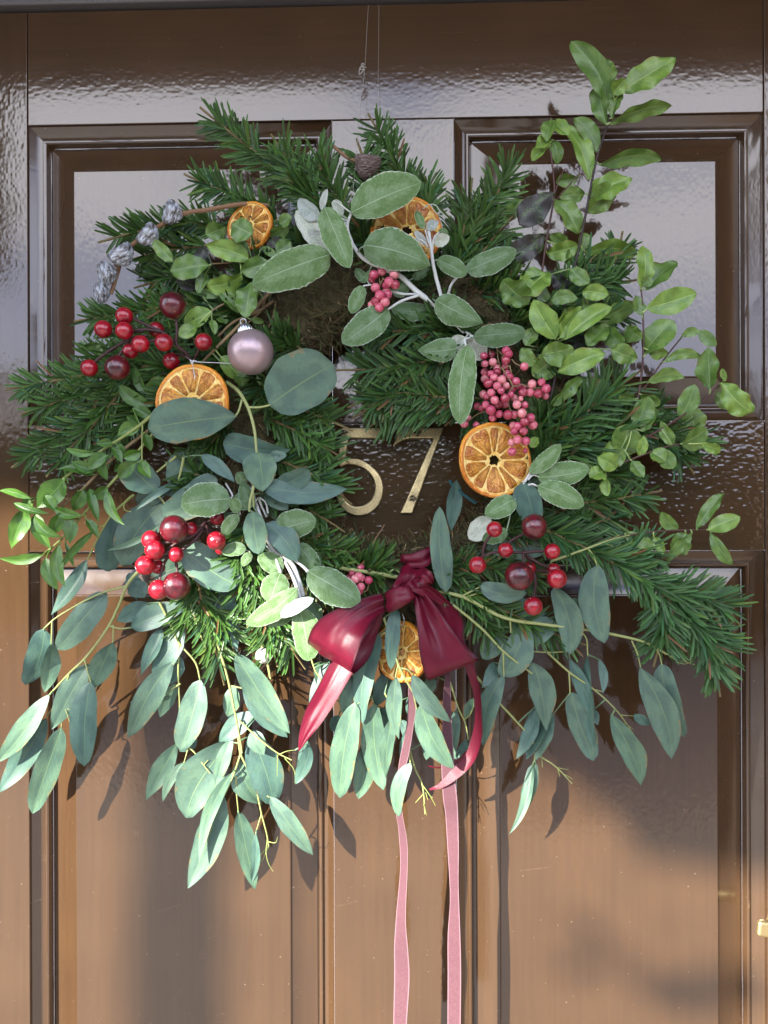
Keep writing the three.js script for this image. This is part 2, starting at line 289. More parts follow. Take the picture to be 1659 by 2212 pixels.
// ================================================================ leaves
const hexMix = (a, b, t) => a.map((v, i) => lerp(v, b[i], t));
function leafMaps(kind, seed) {
  const K = {
    euc: { base: [78, 104, 87], b2: [65, 90, 78], rib: [104, 126, 86], edge: [96, 118, 88], vein: .07, edgeW: .04, n: .045 },
    pit: { base: [96, 125, 56], b2: [78, 108, 45], rib: [140, 160, 100], edge: [136, 156, 100], vein: .14, edgeW: .045, n: .05 },
    box: { base: [72, 108, 38], b2: [58, 92, 33], rib: [104, 134, 62], edge: [106, 134, 60], vein: .09, edgeW: .05, n: .05 },
    bra: { base: [74, 102, 58], b2: [92, 117, 82], rib: [136, 152, 132], edge: [176, 184, 176], vein: .17, edgeW: .10, n: .04 },
    felt: { base: [168, 173, 166], b2: [150, 158, 148], rib: [186, 190, 184], edge: [192, 196, 190], vein: .25, edgeW: .05, n: .07 },
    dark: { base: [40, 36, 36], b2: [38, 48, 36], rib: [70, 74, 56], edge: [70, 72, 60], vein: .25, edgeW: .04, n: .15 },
  }[kind];
  const f = (u, v) => {
    const s = (u - .5) * 2, a = Math.abs(s), side = s > 0 ? 11 : 0;
    const n1 = vnoise(u * 5 + seed, v * 9, 256, 256, seed), n2 = vnoise(u * 22, v * 44, 256, 256, seed + 2), n3 = vnoise(u * 60, v * 120, 256, 256, seed + 4);
    const q = (v * 11 + side * .05 - a * 2.6) + .5 * (n1 - .5), fr = Math.abs(q - Math.round(q));
    const vein = (1 - sstep(.03, .12, fr)) * sstep(.03, .1, a) * (1 - sstep(.75, .98, a));
    const net = sstep(.62, .8, vnoise(u * 30, v * 60, 256, 256, seed + 7)) * .5;
    const rib = 1 - sstep(.015, .05, a * (1 + v));
    const edge = sstep(1 - K.edgeW * (1 + (n2 - .5) * 1.2), 1 - K.edgeW * .35, a);
    return { n1, n2, n3, vein, rib, edge, net, a };
  };
  const map = tex(128, 256, (u, v) => {
    const q = f(u, v); let c = hexMix(K.base, K.b2, sstep(.25, .75, q.n1));
    c = c.map((x) => x * (1 + K.n * (q.n2 - .5) * 2 + K.n * (q.n3 - .5) * 1.2));
    if (kind === 'bra') c = hexMix(c, [118, 138, 114], .25 * sstep(.52, .8, q.n3 * .6 + q.n2 * .45));
    if (kind === 'euc' || kind === 'pit') { c = hexMix(c, K.rib, .16 * sstep(.55, .9, vnoise(u * 3 + seed, v * 4, 256, 256, seed + 11))); const sp = vnoise(u * 26, v * 52, 256, 256, seed + 12); if (sp > .93) c = hexMix(c, [96, 78, 48], .55); if (q.a > .8 && vnoise(u * 7, v * 15, 256, 256, seed + 13) > .8) c = hexMix(c, [134, 108, 66], .45); }
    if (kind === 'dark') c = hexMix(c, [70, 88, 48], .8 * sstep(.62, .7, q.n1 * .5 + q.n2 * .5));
    c = hexMix(c, K.rib, Math.max(q.vein * K.vein, q.net * K.vein * .4)); c = hexMix(c, K.rib, q.rib * .9); c = hexMix(c, K.edge, q.edge * (kind === 'bra' ? .95 : .6));
    return c;
  }, true, false);
  const bump = tex(128, 256, (u, v) => { const q = f(u, v); return .5 + (kind === 'bra' || kind === 'felt' ? .3 : .12) * (q.n3 - .5) + .15 * (q.n2 - .5) - .3 * q.rib - .22 * q.vein; }, false, false);
  return { map, bump };
}
const leafMat = {};
for (const [k, o] of Object.entries({
  euc: { roughness: .5, bumpScale: .00018 }, pit: { roughness: .36, bumpScale: .00022 }, box: { roughness: .34, bumpScale: .00018 },
  bra: { roughness: .75, bumpScale: .00035, sheen: .35, sheenRoughness: .6, sheenColor: lin(.7, .75, .7) }, felt: { roughness: .9, bumpScale: .0002, sheen: .3, sheenColor: lin(.8, .8, .8) }, dark: { roughness: .42, bumpScale: .0002 },
})) {
  leafMat[k] = [];
  for (let s = 0; s < 2; s++) {
    const m = leafMaps(k, s * 13 + 3);
    for (let t = 0; t < 3; t++) { const c = lin(1, 1, 1).multiplyScalar([1, 1.16, .84][t]); if (t === 1) c.b *= .9; if (t === 2) c.r *= .94; if (k === 'euc') { if (t === 1) c.setRGB(1.06, 1.1, 1.0); if (t === 2) c.setRGB(.74, .86, .94); } if (k === 'pit' && t === 1) c.setRGB(1.32, 1.28, 1.1); leafMat[k].push(std({ map: m.map, bumpMap: m.bump, color: c, ...o, ...(k === 'box' || k === 'pit' ? {} : {}) })); }
  }
}
const SHAPE = { ell: [.72, .74], lance: [.75, .95], oval: [.5, .55], obov: [.85, .5], ovate: [.5, .85], round: [.42, .42], strap: [.55, .7] };
const DEF = {
  euc: { shape: 'lance', fold: .12, wave: .025, cup: 0, freq: 2, bend: .08, roll: 18, twist: 24 },
  pit: { shape: 'ell', fold: .30, wave: .10, cup: 0, freq: 2.4, bend: .12, roll: 32, twist: 26 },
  box: { shape: 'lance', fold: .45, wave: .02, cup: .1, freq: 2, bend: .10, roll: 24, twist: 20 },
  bra: { shape: 'oval', fold: .05, wave: .025, cup: -.10, freq: 3, bend: .05, roll: 9, twist: 8 },
  felt: { shape: 'oval', fold: .05, wave: .04, cup: .2, freq: 2.4, bend: .05, roll: 14, twist: 12 },
  dark: { shape: 'obov', fold: .2, wave: .06, cup: 0, freq: 2.5, bend: .06, roll: 14, twist: 14 },
};
const Zv = new THREE.Vector3(0, 0, 1);
// one leaf between two photo points: base, tip, width across (in the page's pixels), height above the door in mm
function leaf(spr, kind, w, bx, by, tx, ty, wid, z, o = {}) {
  const D = DEF[kind], zb = Array.isArray(z) ? z[0] : z, zt = Array.isArray(z) ? z[1] : z + (o.dz ?? rr(-5, 6));
  const B = Q(w, bx, by, zb), T = Q(w, tx, ty, zt), ax = T.clone().sub(B), L = ax.length(); ax.normalize();
  const mid = B.clone().add(T).multiplyScalar(.5), n0 = EYE.clone().sub(mid).normalize(); n0.addScaledVector(ax, -n0.dot(ax)).normalize();
  const roll = (o.roll ?? rr(-D.roll, D.roll)) * Math.PI / 180, tw = (o.twist ?? rr(-D.twist, D.twist)) * Math.PI / 180;
  const depth = (EYE.z - mid.z) / EYE.z, hw = wid * (kind === 'pit' ? 1.12 : kind === 'box' ? 1.05 : kind === 'euc' ? .97 : 1.04) * W[w][2] * MPP * depth / 2 / Math.max(.45, Math.cos(roll));
  const shp = SHAPE[o.shape || D.shape].map((v) => v * rr(.86, 1.16)), asym = rr(-.13, .13), nib = rr(0, 6.28), pk = shp[0] / (shp[0] + shp[1]), nm = Math.pow(pk, shp[0]) * Math.pow(1 - pk, shp[1]);
  const fold = (o.fold ?? D.fold * rr(.5, 1.4)), cup = o.cup ?? D.cup, wave = (o.wave ?? D.wave * rr(.7, 1.3)) * Math.min(1, L / .032), ph = rr(0, 6.28), ph2 = rr(0, 6.28), bend = o.bend ?? rr(-.4, 1) * D.bend, curve = o.curve ?? rr(-.05, .05) * (kind === 'euc' ? 1.8 : 1), fq = D.freq * rr(.85, 1.2);
  const nu = kind === 'pit' || kind === 'bra' ? 22 : 16, nv = 8, ser = kind === 'bra' || kind === 'felt' ? .022 : 0;
  const g = gridGeo(nu, nv, (u, q) => {
    const v = q * 2 - 1, uu = Math.min(.999, Math.max(.001, u)), s = Math.max(.02, Math.pow(uu, shp[0]) * Math.pow(1 - uu, shp[1]) / nm), a = roll + tw * (u - .5) * 2;
    const n = n0.clone().applyAxisAngle(ax, a), sd = new THREE.Vector3().crossVectors(ax, n), h = hw * s * (1 + ser * Math.sin(u * 75 + ph)), arc = 4 * u * (1 - u);
    const p = B.clone().addScaledVector(ax, u * L + (o.tipcurl ? 0 : 0));
    p.addScaledVector(sd, v * h * (1 + asym * v) * (1 + .025 * Math.sin(u * 17 + nib + v * 2)) + curve * L * arc).addScaledVector(n, bend * L * arc + fold * Math.abs(v) * h + cup * v * v * h + wave * hw * 2 * v * Math.abs(v) * Math.sin(u * fq * 6.28 + (v > 0 ? ph : ph2)));
    if (o.hook) p.addScaledVector(n0, -o.hook * L * u * u);
    return p;
  }, (u, q) => [.02 + q * .96, .02 + u * .96]);
  const gs = [g];
  if (o.s) { const S = Q(w, o.s[0], o.s[1], o.s[2] ?? zb); gs.push(tube([S, S.clone().lerp(B, .5).addScaledVector(n0, .001), B.clone().addScaledVector(ax, L * .03)], o.sr || .0009, .0006, 5, 5)); }
  else if (spr.stemPts) {                                            // stalk to the nearest twig of the same sprig
    let best = null, bd = 7e-4; for (const p of spr.stemPts) { const d = p.distanceToSquared(B); if (d < bd) { bd = d; best = p; } }
    if (best && bd > 2e-6) gs.push(tube([best, best.clone().lerp(B, .55).addScaledVector(n0, .0015), B.clone().addScaledVector(ax, L * .03)], .00075, .0005, 5, 5));
  }
  const set = leafMat[kind];
  return part(spr, 'leaf', gs.length > 1 ? mergeGeometries(gs) : g, set[o.m ?? (rnd() * set.length | 0)]);
}
const leaves = (spr, kind, w, z, rows) => { for (const r of rows) leaf(spr, kind, w, r[0], r[1], r[2], r[3], r[4], (r[5] && r[5].z) ?? z, r[5] || {}); };
const stemMat = { euc: std({ color: lin(.26, .29, .10), roughness: .5 }), dark: std({ color: lin(.03, .018, .016), roughness: .6 }), red: std({ color: lin(.07, .03, .025), roughness: .55 }), felt: std({ color: lin(.52, .54, .51), roughness: .9, sheen: .3 }), tan: std({ color: lin(.22, .15, .07), roughness: .7 }), green: std({ color: lin(.2, .24, .06), roughness: .55 }), wood: std({ color: lin(.2, .11, .055), roughness: .75 }) };
// stems: rows of [page, r0 mm, r1 mm, x, y, z, x, y, z ...]
function stems(spr, mat, rows) {
  const T = rows.map(([w, r0, r1, ...c]) => { const p = []; for (let i = 0; i < c.length; i += 3) p.push(Q(w, c[i], c[i + 1], c[i + 2])); return { g: tube(p, r0 / 1000, r1 / 1000, 0, 7, .15), s: new THREE.CatmullRomCurve3(p, false, 'centripetal').getPoints(40) }; });
  spr.stemPts = (spr.stemPts || []).concat(...T.map((t) => t.s));
  const id = T.map((_, i) => i), near = (a, b) => a.s.some((p) => b.s.some((q) => p.distanceToSquared(q) < 2.5e-6));   // twigs that do not touch stay apart
  for (let i = 0; i < T.length; i++) for (let j = 0; j < i; j++) if (id[i] !== id[j] && near(T[i], T[j])) { const a = id[i], b = id[j]; id.forEach((v, k) => { if (v === a) id[k] = b; }); }
  for (const k of new Set(id)) part(spr, 'stem', mergeGeometries(T.filter((_, i) => id[i] === k).map((t) => t.g)), mat);
}
const sprig = (name, label, w, x, y, z, group, category = 'sprig') => thing(name, label, category, Q(w, x, y, z), group);

// ================================================================ fir branches
const firMat = std({ vertexColors: true, roughness: .36, specularIntensity: .5 });
const firStem = std({ color: lin(.16, .12, .045), roughness: .8 });
function firNeedle(A, base, dir, up, len, wid, col, curl) {
  const k0 = A.pos.length / 3, side = new THREE.Vector3().crossVectors(dir, up).normalize(), n = new THREE.Vector3().crossVectors(side, dir).normalize();
  const st = [[0, .35], [.14, .85], [.55, 1], [.9, .8], [1, .22]];
  for (const [t, w] of st) for (let j = -1; j <= 1; j++) {
    const p = base.clone().addScaledVector(dir, t * len).addScaledVector(side, j * w * wid / 2).addScaledVector(n, curl * len * t * t + (j ? .22 : 0) * wid * w);
    A.pos.push(p.x, p.y, p.z); const q = t > .95 ? 1.25 : j ? 1 : .86; A.col.push(col[0] * q, col[1] * q, col[2] * q);
  }
  for (let i = 0; i < st.length - 1; i++) for (let j = 0; j < 2; j++) { const a = k0 + i * 3 + j, b = a + 3; A.idx.push(a, b, a + 1, b, b + 1, a + 1); }
}
// rows: shoots [page, x, y, z, ...] from base to tip
function fir(label, w, shoots, o = {}) {
  const sh = shoots.map((c) => { const p = []; for (let i = 0; i < c.length; i += 3) p.push(Q(w, c[i], c[i + 1], c[i + 2])); return p; });
  const t = thing('fir_branch', label, 'fir branch', sh[0][0], 'fir branches in the wreath');
  const A = { pos: [], col: [], idx: [] }, tubes = [], tone = o.tone ?? rr(.9, 1.1), blue = o.blue ?? rr(0, .35);
  for (const p of sh) {
    const c = new THREE.CatmullRomCurve3(p, false, 'centripetal'), L = c.getLength(), cutTip = 1 - .8 * (o.len ?? .0215) / L, n = Math.round(L * 1000 * (o.density ?? 1.6));
    tubes.push(tube(p, .0016, .0009, 0, 6, .25)); const gap = rr(0, 90);
    for (let i = 0; i < n; i++) {
      const u = (i + rnd() * .8) / n * cutTip, pt = c.getPointAt(Math.min(1, u)), tg = c.getTangentAt(Math.min(1, u));
      const view = EYE.clone().sub(pt).normalize(), sd = new THREE.Vector3().crossVectors(tg, view).normalize(), up = new THREE.Vector3().crossVectors(sd, tg).normalize();
      let phi = (rnd() < .5 ? 0 : Math.PI) + rr(-.7, .7); if (rnd() < .30) phi = rr(.2, Math.PI - .2); if (rnd() < .08) phi = rr(Math.PI, 2 * Math.PI);
      const tip = sstep(.75, 1, u), al = lerp(rr(.72, 1.12), rr(.2, .7), tip) * (o.open ?? 1);
      const dir = tg.clone().multiplyScalar(Math.cos(al)).addScaledVector(sd, Math.cos(phi) * Math.sin(al)).addScaledVector(up, Math.sin(phi) * Math.sin(al) * .9).normalize();
      const len = (o.len ?? .0215) * rr(.66, 1.14) * (1 - .2 * tip) * (u < .06 ? .75 : 1), nUp = up.clone().addScaledVector(view, .6).addScaledVector(sd, rr(-.5, .5)).normalize();
      if (vnoise(u * 9 + gap, 0.5, 256, 256, 2) > .84 && rnd() < .7) continue;
      const v = tone * rr(.5, 1.35), q = rnd(), b = q < .07 ? 1.3 : blue * rr(.4, 1.2), y = q > .93 ? 1.6 : 1, br = q > .985;
      firNeedle(A, pt, dir, nUp, len, rr(.0017, .0023), br ? [.16, .085, .035] : [.050 * v * y * (1 - .2 * Math.min(1, b)), .112 * v * (y > 1 ? 1.2 : 1), .022 * v * (1 + .8 * b)], rr(-.10, .14) * (rnd() < .06 ? 2.5 : 1));
    }
  }
  part(t, 'stem', mergeGeometries(tubes), firStem);
  const g = new THREE.BufferGeometry(); g.setAttribute('position', new THREE.Float32BufferAttribute(A.pos, 3)); g.setAttribute('color', new THREE.Float32BufferAttribute(A.col, 3)); g.setIndex(A.idx); g.computeVertexNormals();
  part(t, 'needles', g, firMat).userData.kind = 'stuff';
  return t;
}
// ================================================================ moss ring
{
  const RC = [858, 935], RR = 325, TR = 76, base = P(RC[0], RC[1] + RR, 0.03);
  const ring = thing('wreath_ring', 'round moss covered wreath ring showing brown moss in its middle', 'wreath ring', base);
  const C = P(RC[0], RC[1], 0.028), R = RR * MPP * .95, T = TR * MPP * .95, r = mulberry(12);
  const at = (a, b, k = 1) => { const n = 1 + .16 * noise3(Math.cos(a) * 9 + 20, Math.sin(a) * 9 + 20, b * 1.6) + .12 * noise3(a * 30, b * 6, 2) + .10 * noise3(a * 90, b * 17, 5); const q = T * k * n; return new THREE.Vector3(C.x + Math.cos(a) * (R + q * Math.cos(b)), C.y + Math.sin(a) * (R + q * Math.cos(b)), C.z + q * Math.sin(b) * .75); };
  part(ring, 'moss_core', gridGeo(460, 56, (u, v) => at(u * 6.2832, v * 6.2832)), std({ color: lin(.06, .048, .02), roughness: 1 }));
  const A = { pos: [], col: [], idx: [] };
  for (let i = 0; i < 30000; i++) {
    const a = r() * 6.2832, b = r() * 6.2832, p = at(a, b, .97), q = at(a, b, 1.2).sub(p).normalize();
    const d = q.clone().multiplyScalar(.5).add(new THREE.Vector3(r() - .5, r() - .5, r() - .5).multiplyScalar(1.7)).normalize(), up = new THREE.Vector3(r() - .5, r() - .5, r() + .2).normalize();
    const g = r(), c = g < .55 ? [.075, .052, .02] : g < .9 ? [.06, .07, .016] : [.2, .15, .07], f = .5 + r();
    firNeedle(A, p, d, up, .005 + r() * r() * .016, .00045 + .0005 * r(), c.map((x) => x * f), (r() - .5) * 1.2);
  }
  const g = new THREE.BufferGeometry(); g.setAttribute('position', new THREE.Float32BufferAttribute(A.pos, 3)); g.setAttribute('color', new THREE.Float32BufferAttribute(A.col, 3)); g.setIndex(A.idx); g.computeVertexNormals();
  part(ring, 'moss_strands', g, std({ vertexColors: true, roughness: .95 })).userData.kind = 'stuff';
}
// ================================================================ fir
fir('long fir branch rising above the left upper door panel', 0, [[720, 470, 50, 640, 400, 50, 575, 348, 48, 500, 288, 45, 432, 232, 42], [690, 440, 52, 640, 370, 50, 585, 290, 44], [740, 450, 54, 700, 370, 50, 660, 300, 44]], { len: .024 });
fir('short fir branch just below the long branch over the left panel', 0, [[600, 480, 46, 560, 450, 45, 500, 420, 42, 440, 396, 38, 398, 376, 34], [600, 500, 46, 540, 470, 44, 480, 455, 40]]);
fir('fir branch behind the twig of silver seed pods', 0, [[480, 500, 44, 430, 482, 42, 300, 500, 38, 212, 524, 34], [450, 530, 44, 360, 540, 40, 270, 565, 36], [480, 590, 44, 400, 590, 42, 330, 610, 38, 290, 622, 34]]);
fir('fir branch behind the upper red berries by the pods', 0, [[470, 650, 44, 380, 660, 42, 260, 680, 38, 160, 694, 34], [480, 720, 42, 400, 700, 40, 300, 660, 36], [400, 760, 40, 300, 720, 38, 210, 730, 34]]);
fir('wide fir branch reaching over the left door stile', 0, [[400, 790, 48, 330, 790, 46, 240, 802, 44, 130, 820, 40, 12, 842, 36], [300, 800, 46, 220, 840, 42, 120, 870, 38, 45, 895, 34], [330, 780, 46, 230, 770, 42, 160, 790, 38]]);
fir('fir branch drooping to the left below the wide branch', 0, [[400, 800, 46, 330, 815, 46, 260, 850, 44, 180, 905, 40, 100, 960, 36, 25, 1010, 34], [250, 860, 44, 200, 920, 42, 150, 970, 38, 100, 1030, 34], [350, 810, 44, 300, 880, 42, 250, 940, 38, 200, 1000, 34], [400, 850, 44, 350, 900, 40, 320, 960, 36]]);
fir('upright fir branch beside the acorn cup', 0, [[920, 470, 52, 880, 400, 50, 845, 335, 46, 812, 275, 42, 795, 245, 40], [930, 480, 52, 925, 420, 50, 905, 365, 46], [800, 440, 50, 790, 360, 46, 770, 300, 42]]);
fir('fir branch standing over the corner of the right upper panel', 0, [[985, 600, 50, 1000, 545, 50, 1035, 480, 48, 1072, 420, 45, 1100, 365, 42, 1108, 322, 40], [985, 580, 50, 1000, 500, 48, 1015, 430, 44, 1020, 385, 42], [1020, 590, 50, 1060, 520, 48, 1110, 465, 44]], { len: .025 });
fir('dark fir branch crossing the ring opening above the numbers', 0, [[1060, 720, 48, 960, 770, 50, 830, 795, 48, 725, 800, 44], [1060, 700, 48, 960, 720, 48, 850, 715, 46, 760, 740, 42], [960, 780, 50, 870, 830, 46, 800, 880, 42, 760, 905, 38]], { tone: .85, len: .026 });
fir('fir branch hanging over the top of the brass numbers', 0, [[1060, 860, 50, 960, 858, 50, 880, 850, 48, 800, 862, 44, 750, 880, 42], [990, 880, 46, 920, 880, 44, 840, 900, 38, 790, 925, 32], [1060, 850, 46, 1000, 890, 44, 960, 920, 38]], { tone: .95, len: .025 });
fir('broad fir branch right of the pink berries', 0, [[1160, 1000, 50, 1200, 950, 54, 1260, 895, 56, 1320, 848, 54, 1385, 800, 48], [1150, 960, 50, 1180, 890, 52, 1230, 840, 50], [1190, 1000, 50, 1270, 960, 52, 1350, 915, 48, 1400, 880, 44]], { len: .030, blue: .4 });
fir('fir branch tip overhanging the right end of the middle rail', 0, [[1250, 950, 46, 1350, 930, 46, 1430, 928, 44, 1500, 955, 40, 1548, 985, 36], [1400, 930, 44, 1470, 985, 40, 1500, 1025, 36], [1330, 930, 44, 1400, 890, 40, 1470, 880, 36]]);
fir('fir branch below the pittosporum on the middle rail', 0, [[1190, 1110, 44, 1270, 1085, 46, 1350, 1075, 44, 1430, 1060, 38], [1190, 1080, 44, 1260, 1040, 46, 1340, 1020, 42, 1390, 1010, 38], [1200, 1150, 44, 1280, 1130, 44, 1370, 1110, 38]]);
fir('long fir branch drooping over the right lower panel', 0, [[1120, 1120, 50, 1190, 1150, 54, 1330, 1218, 58, 1430, 1280, 58, 1505, 1352, 54, 1545, 1442, 48, 1556, 1505, 44], [1440, 1280, 58, 1500, 1285, 56, 1555, 1305, 52, 1598, 1350, 48], [1430, 1285, 58, 1432, 1360, 54, 1412, 1440, 48], [1500, 1345, 54, 1540, 1380, 50, 1590, 1440, 44], [1330, 1215, 56, 1390, 1190, 52, 1440, 1210, 46]], { len: .026, blue: .6 , density: 2.2 });
fir('fir branch under the berries right of the bow', 0, [[960, 1230, 52, 1010, 1275, 52, 1100, 1325, 52, 1190, 1365, 48, 1270, 1395, 42], [1000, 1290, 50, 1060, 1360, 46, 1110, 1400, 42], [960, 1220, 50, 1030, 1220, 52, 1120, 1240, 50, 1200, 1240, 46]], { blue: .2 });
fir('fir branch beneath the green stem left of the bow', 0, [[640, 1160, 52, 690, 1180, 52, 750, 1192, 50, 800, 1195, 46], [640, 1170, 52, 700, 1215, 52, 770, 1230, 50], [700, 1280, 50, 770, 1240, 50, 850, 1220, 50]]);
fir('fir branch reaching from the left toward the number five', 0, [[560, 840, 50, 620, 870, 52, 690, 900, 50, 762, 930, 46], [570, 900, 50, 640, 930, 52, 700, 965, 50, 755, 1000, 46], [600, 860, 50, 660, 850, 50, 720, 870, 46]], { len: .024 });
fir('fir branch covering the lower left of the number five', 0, [[560, 980, 50, 640, 1010, 52, 700, 1040, 52, 760, 1090, 46], [560, 1060, 50, 640, 1090, 52, 700, 1120, 50, 745, 1150, 46], [640, 1010, 50, 690, 1010, 50, 748, 1035, 46]], { len: .024 });
fir('sunlit fir branch hanging below the lower red berries', 0, [[420, 1200, 46, 432, 1280, 48, 450, 1350, 46, 470, 1420, 42, 485, 1480, 38], [420, 1250, 46, 405, 1320, 44, 400, 1390, 40], [450, 1300, 46, 490, 1360, 44, 510, 1420, 40]], { len: .024 });
fir('sunlit fir branch under the silvery leaves left of the bow', 0, [[510, 1180, 46, 550, 1250, 48, 590, 1330, 46, 630, 1400, 42, 660, 1445, 38], [530, 1200, 46, 520, 1290, 46, 540, 1370, 42], [570, 1290, 46, 580, 1380, 42, 600, 1440, 38]], { len: .024 });
fir('fir branch behind the tall pittosporum stems', 0, [[1180, 660, 46, 1240, 640, 46, 1310, 615, 44, 1375, 605, 38], [1200, 640, 46, 1260, 580, 44, 1310, 530, 38], [1250, 640, 44, 1330, 560, 40, 1345, 500, 34], [1180, 700, 44, 1280, 690, 44, 1370, 660, 38]]);
{ // sprigs packed in round the ring behind everything
  const spots = [[1020, 640, 1150, 590], [1090, 700, 1190, 700], [1130, 780, 1230, 760], [1130, 900, 1260, 990], [1100, 1050, 1210, 1010], [1050, 1150, 1180, 1120], [760, 1230, 860, 1250], [650, 1240, 760, 1290], [540, 1130, 500, 1250], [480, 1040, 360, 1010], [500, 900, 380, 960], [510, 790, 400, 720], [540, 690, 440, 620], [610, 600, 500, 560], [700, 560, 620, 470], [820, 560, 770, 450], [960, 620, 900, 520], [1010, 730, 930, 640], [420, 820, 330, 900], [590, 800, 540, 900], [900, 1230, 1020, 1280], [660, 760, 560, 700]];
  const by = ['above the felted stem fork', 'between the felted stem and the leafy pittosporum', 'behind the top of the pink berries', 'behind the felted leaves by the orange slice', 'beside the teal twine', 'behind the berry pick by the bow', 'at the left foot of the bow knot', 'under the felted leaves by the bow', 'behind the sunlit red berries', 'behind the wide eucalyptus leaf by the privet', 'below the orange slice with the wire', 'behind the dark berry over the orange slice', 'behind the tan twigs above the bauble', 'under the small orange slice', 'behind the white felted leaf undersides', 'under the largest felted leaf', 'behind the orange slice at the wreath top', 'beside the small pink berry cluster', 'left of the orange slice with the wire', 'below the bauble', 'behind the right loop of the bow', 'left of the bauble'];
  spots.forEach(([a, b, c, d], i) => { const mx = (a + c) / 2, my = (b + d) / 2; fir('dark fir sprig tucked in ' + by[i], 0, [[a, b, 44, mx + rr(-8, 8), my + rr(-8, 8), 54, c, d, 48], [a, b, 44, mx + (d - b) * .25, my - (c - a) * .25, 52, c + (d - b) * .4, d - (c - a) * .4, 46]], { tone: .8, density: 1.8 }); });
}
// ================================================================ eucalyptus
{
  const e = sprig('eucalyptus_sprig', 'large eucalyptus sprig trailing furthest left over the door stile', 'z5', 640, 330, 55);
  stems(e, stemMat.euc, [['z5', 1.5, .8, 640, 320, 52, 592, 352, 54, 548, 408, 50, 510, 500, 46, 470, 580, 44, 370, 718, 42, 300, 785, 40, 215, 877, 36], ['z5', 1, .6, 548, 408, 50, 430, 442, 46, 240, 547, 40, 190, 592, 38], ['z5', .9, .6, 470, 580, 44, 520, 592, 44, 566, 588, 44], ['z5', .8, .6, 490, 575, 44, 488, 650, 42], ['z5', .8, .6, 365, 725, 42, 392, 822, 40], ['z5', .8, .5, 300, 785, 40, 272, 880, 38, 265, 1025, 36], ['z5', .7, .5, 270, 880, 38, 200, 972, 34], ['z5', .7, .6, 225, 560, 40, 222, 655, 38], ['z5', .5, .3, 272, 915, 38, 290, 960, 39, 303, 1005, 40], ['z5', .4, .2, 272, 935, 38, 302, 942, 39], ['z5', .4, .2, 272, 950, 38, 240, 965, 39]]);
  leaves(e, 'euc', 'z5', 40, [[462, 437, 245, 682, 125, { shape: 'oval', roll: 6, fold: .06 }], [190, 595, 112, 835, 108, { shape: 'oval', m: 2 }], [222, 655, 192, 868, 82], [488, 650, 395, 858, 108, { m: 1 }], [385, 745, 222, 1026, 112, { z: 36 }], [392, 822, 366, 1187, 118, { roll: 8, shape: 'oval' }], [215, 876, -12, 1170, 95, { m: 1 }], [200, 978, -5, 1302, 112, { m: 2, z: 34 }], [265, 1022, 140, 1390, 112, { m: 1, shape: 'oval' }], [566, 588, 818, 497, 108, { m: 2, z: 46 }]]);
  leaves(e, 'euc', 'R4', 42, [[672, 1235, 395, 1665, 130, { roll: 30, fold: .4, curve: -.06, m: 2 }], [900, 850, 832, 1328, 205, { m: 2, shape: 'obov', z: 34 }], [1240, 955, 815, 1166, 52, { z: 56, fold: .3, m: 1 }], [1275, 790, 938, 1282, 300, { shape: 'oval', z: 46, roll: 4, m: 0 }]]);
}
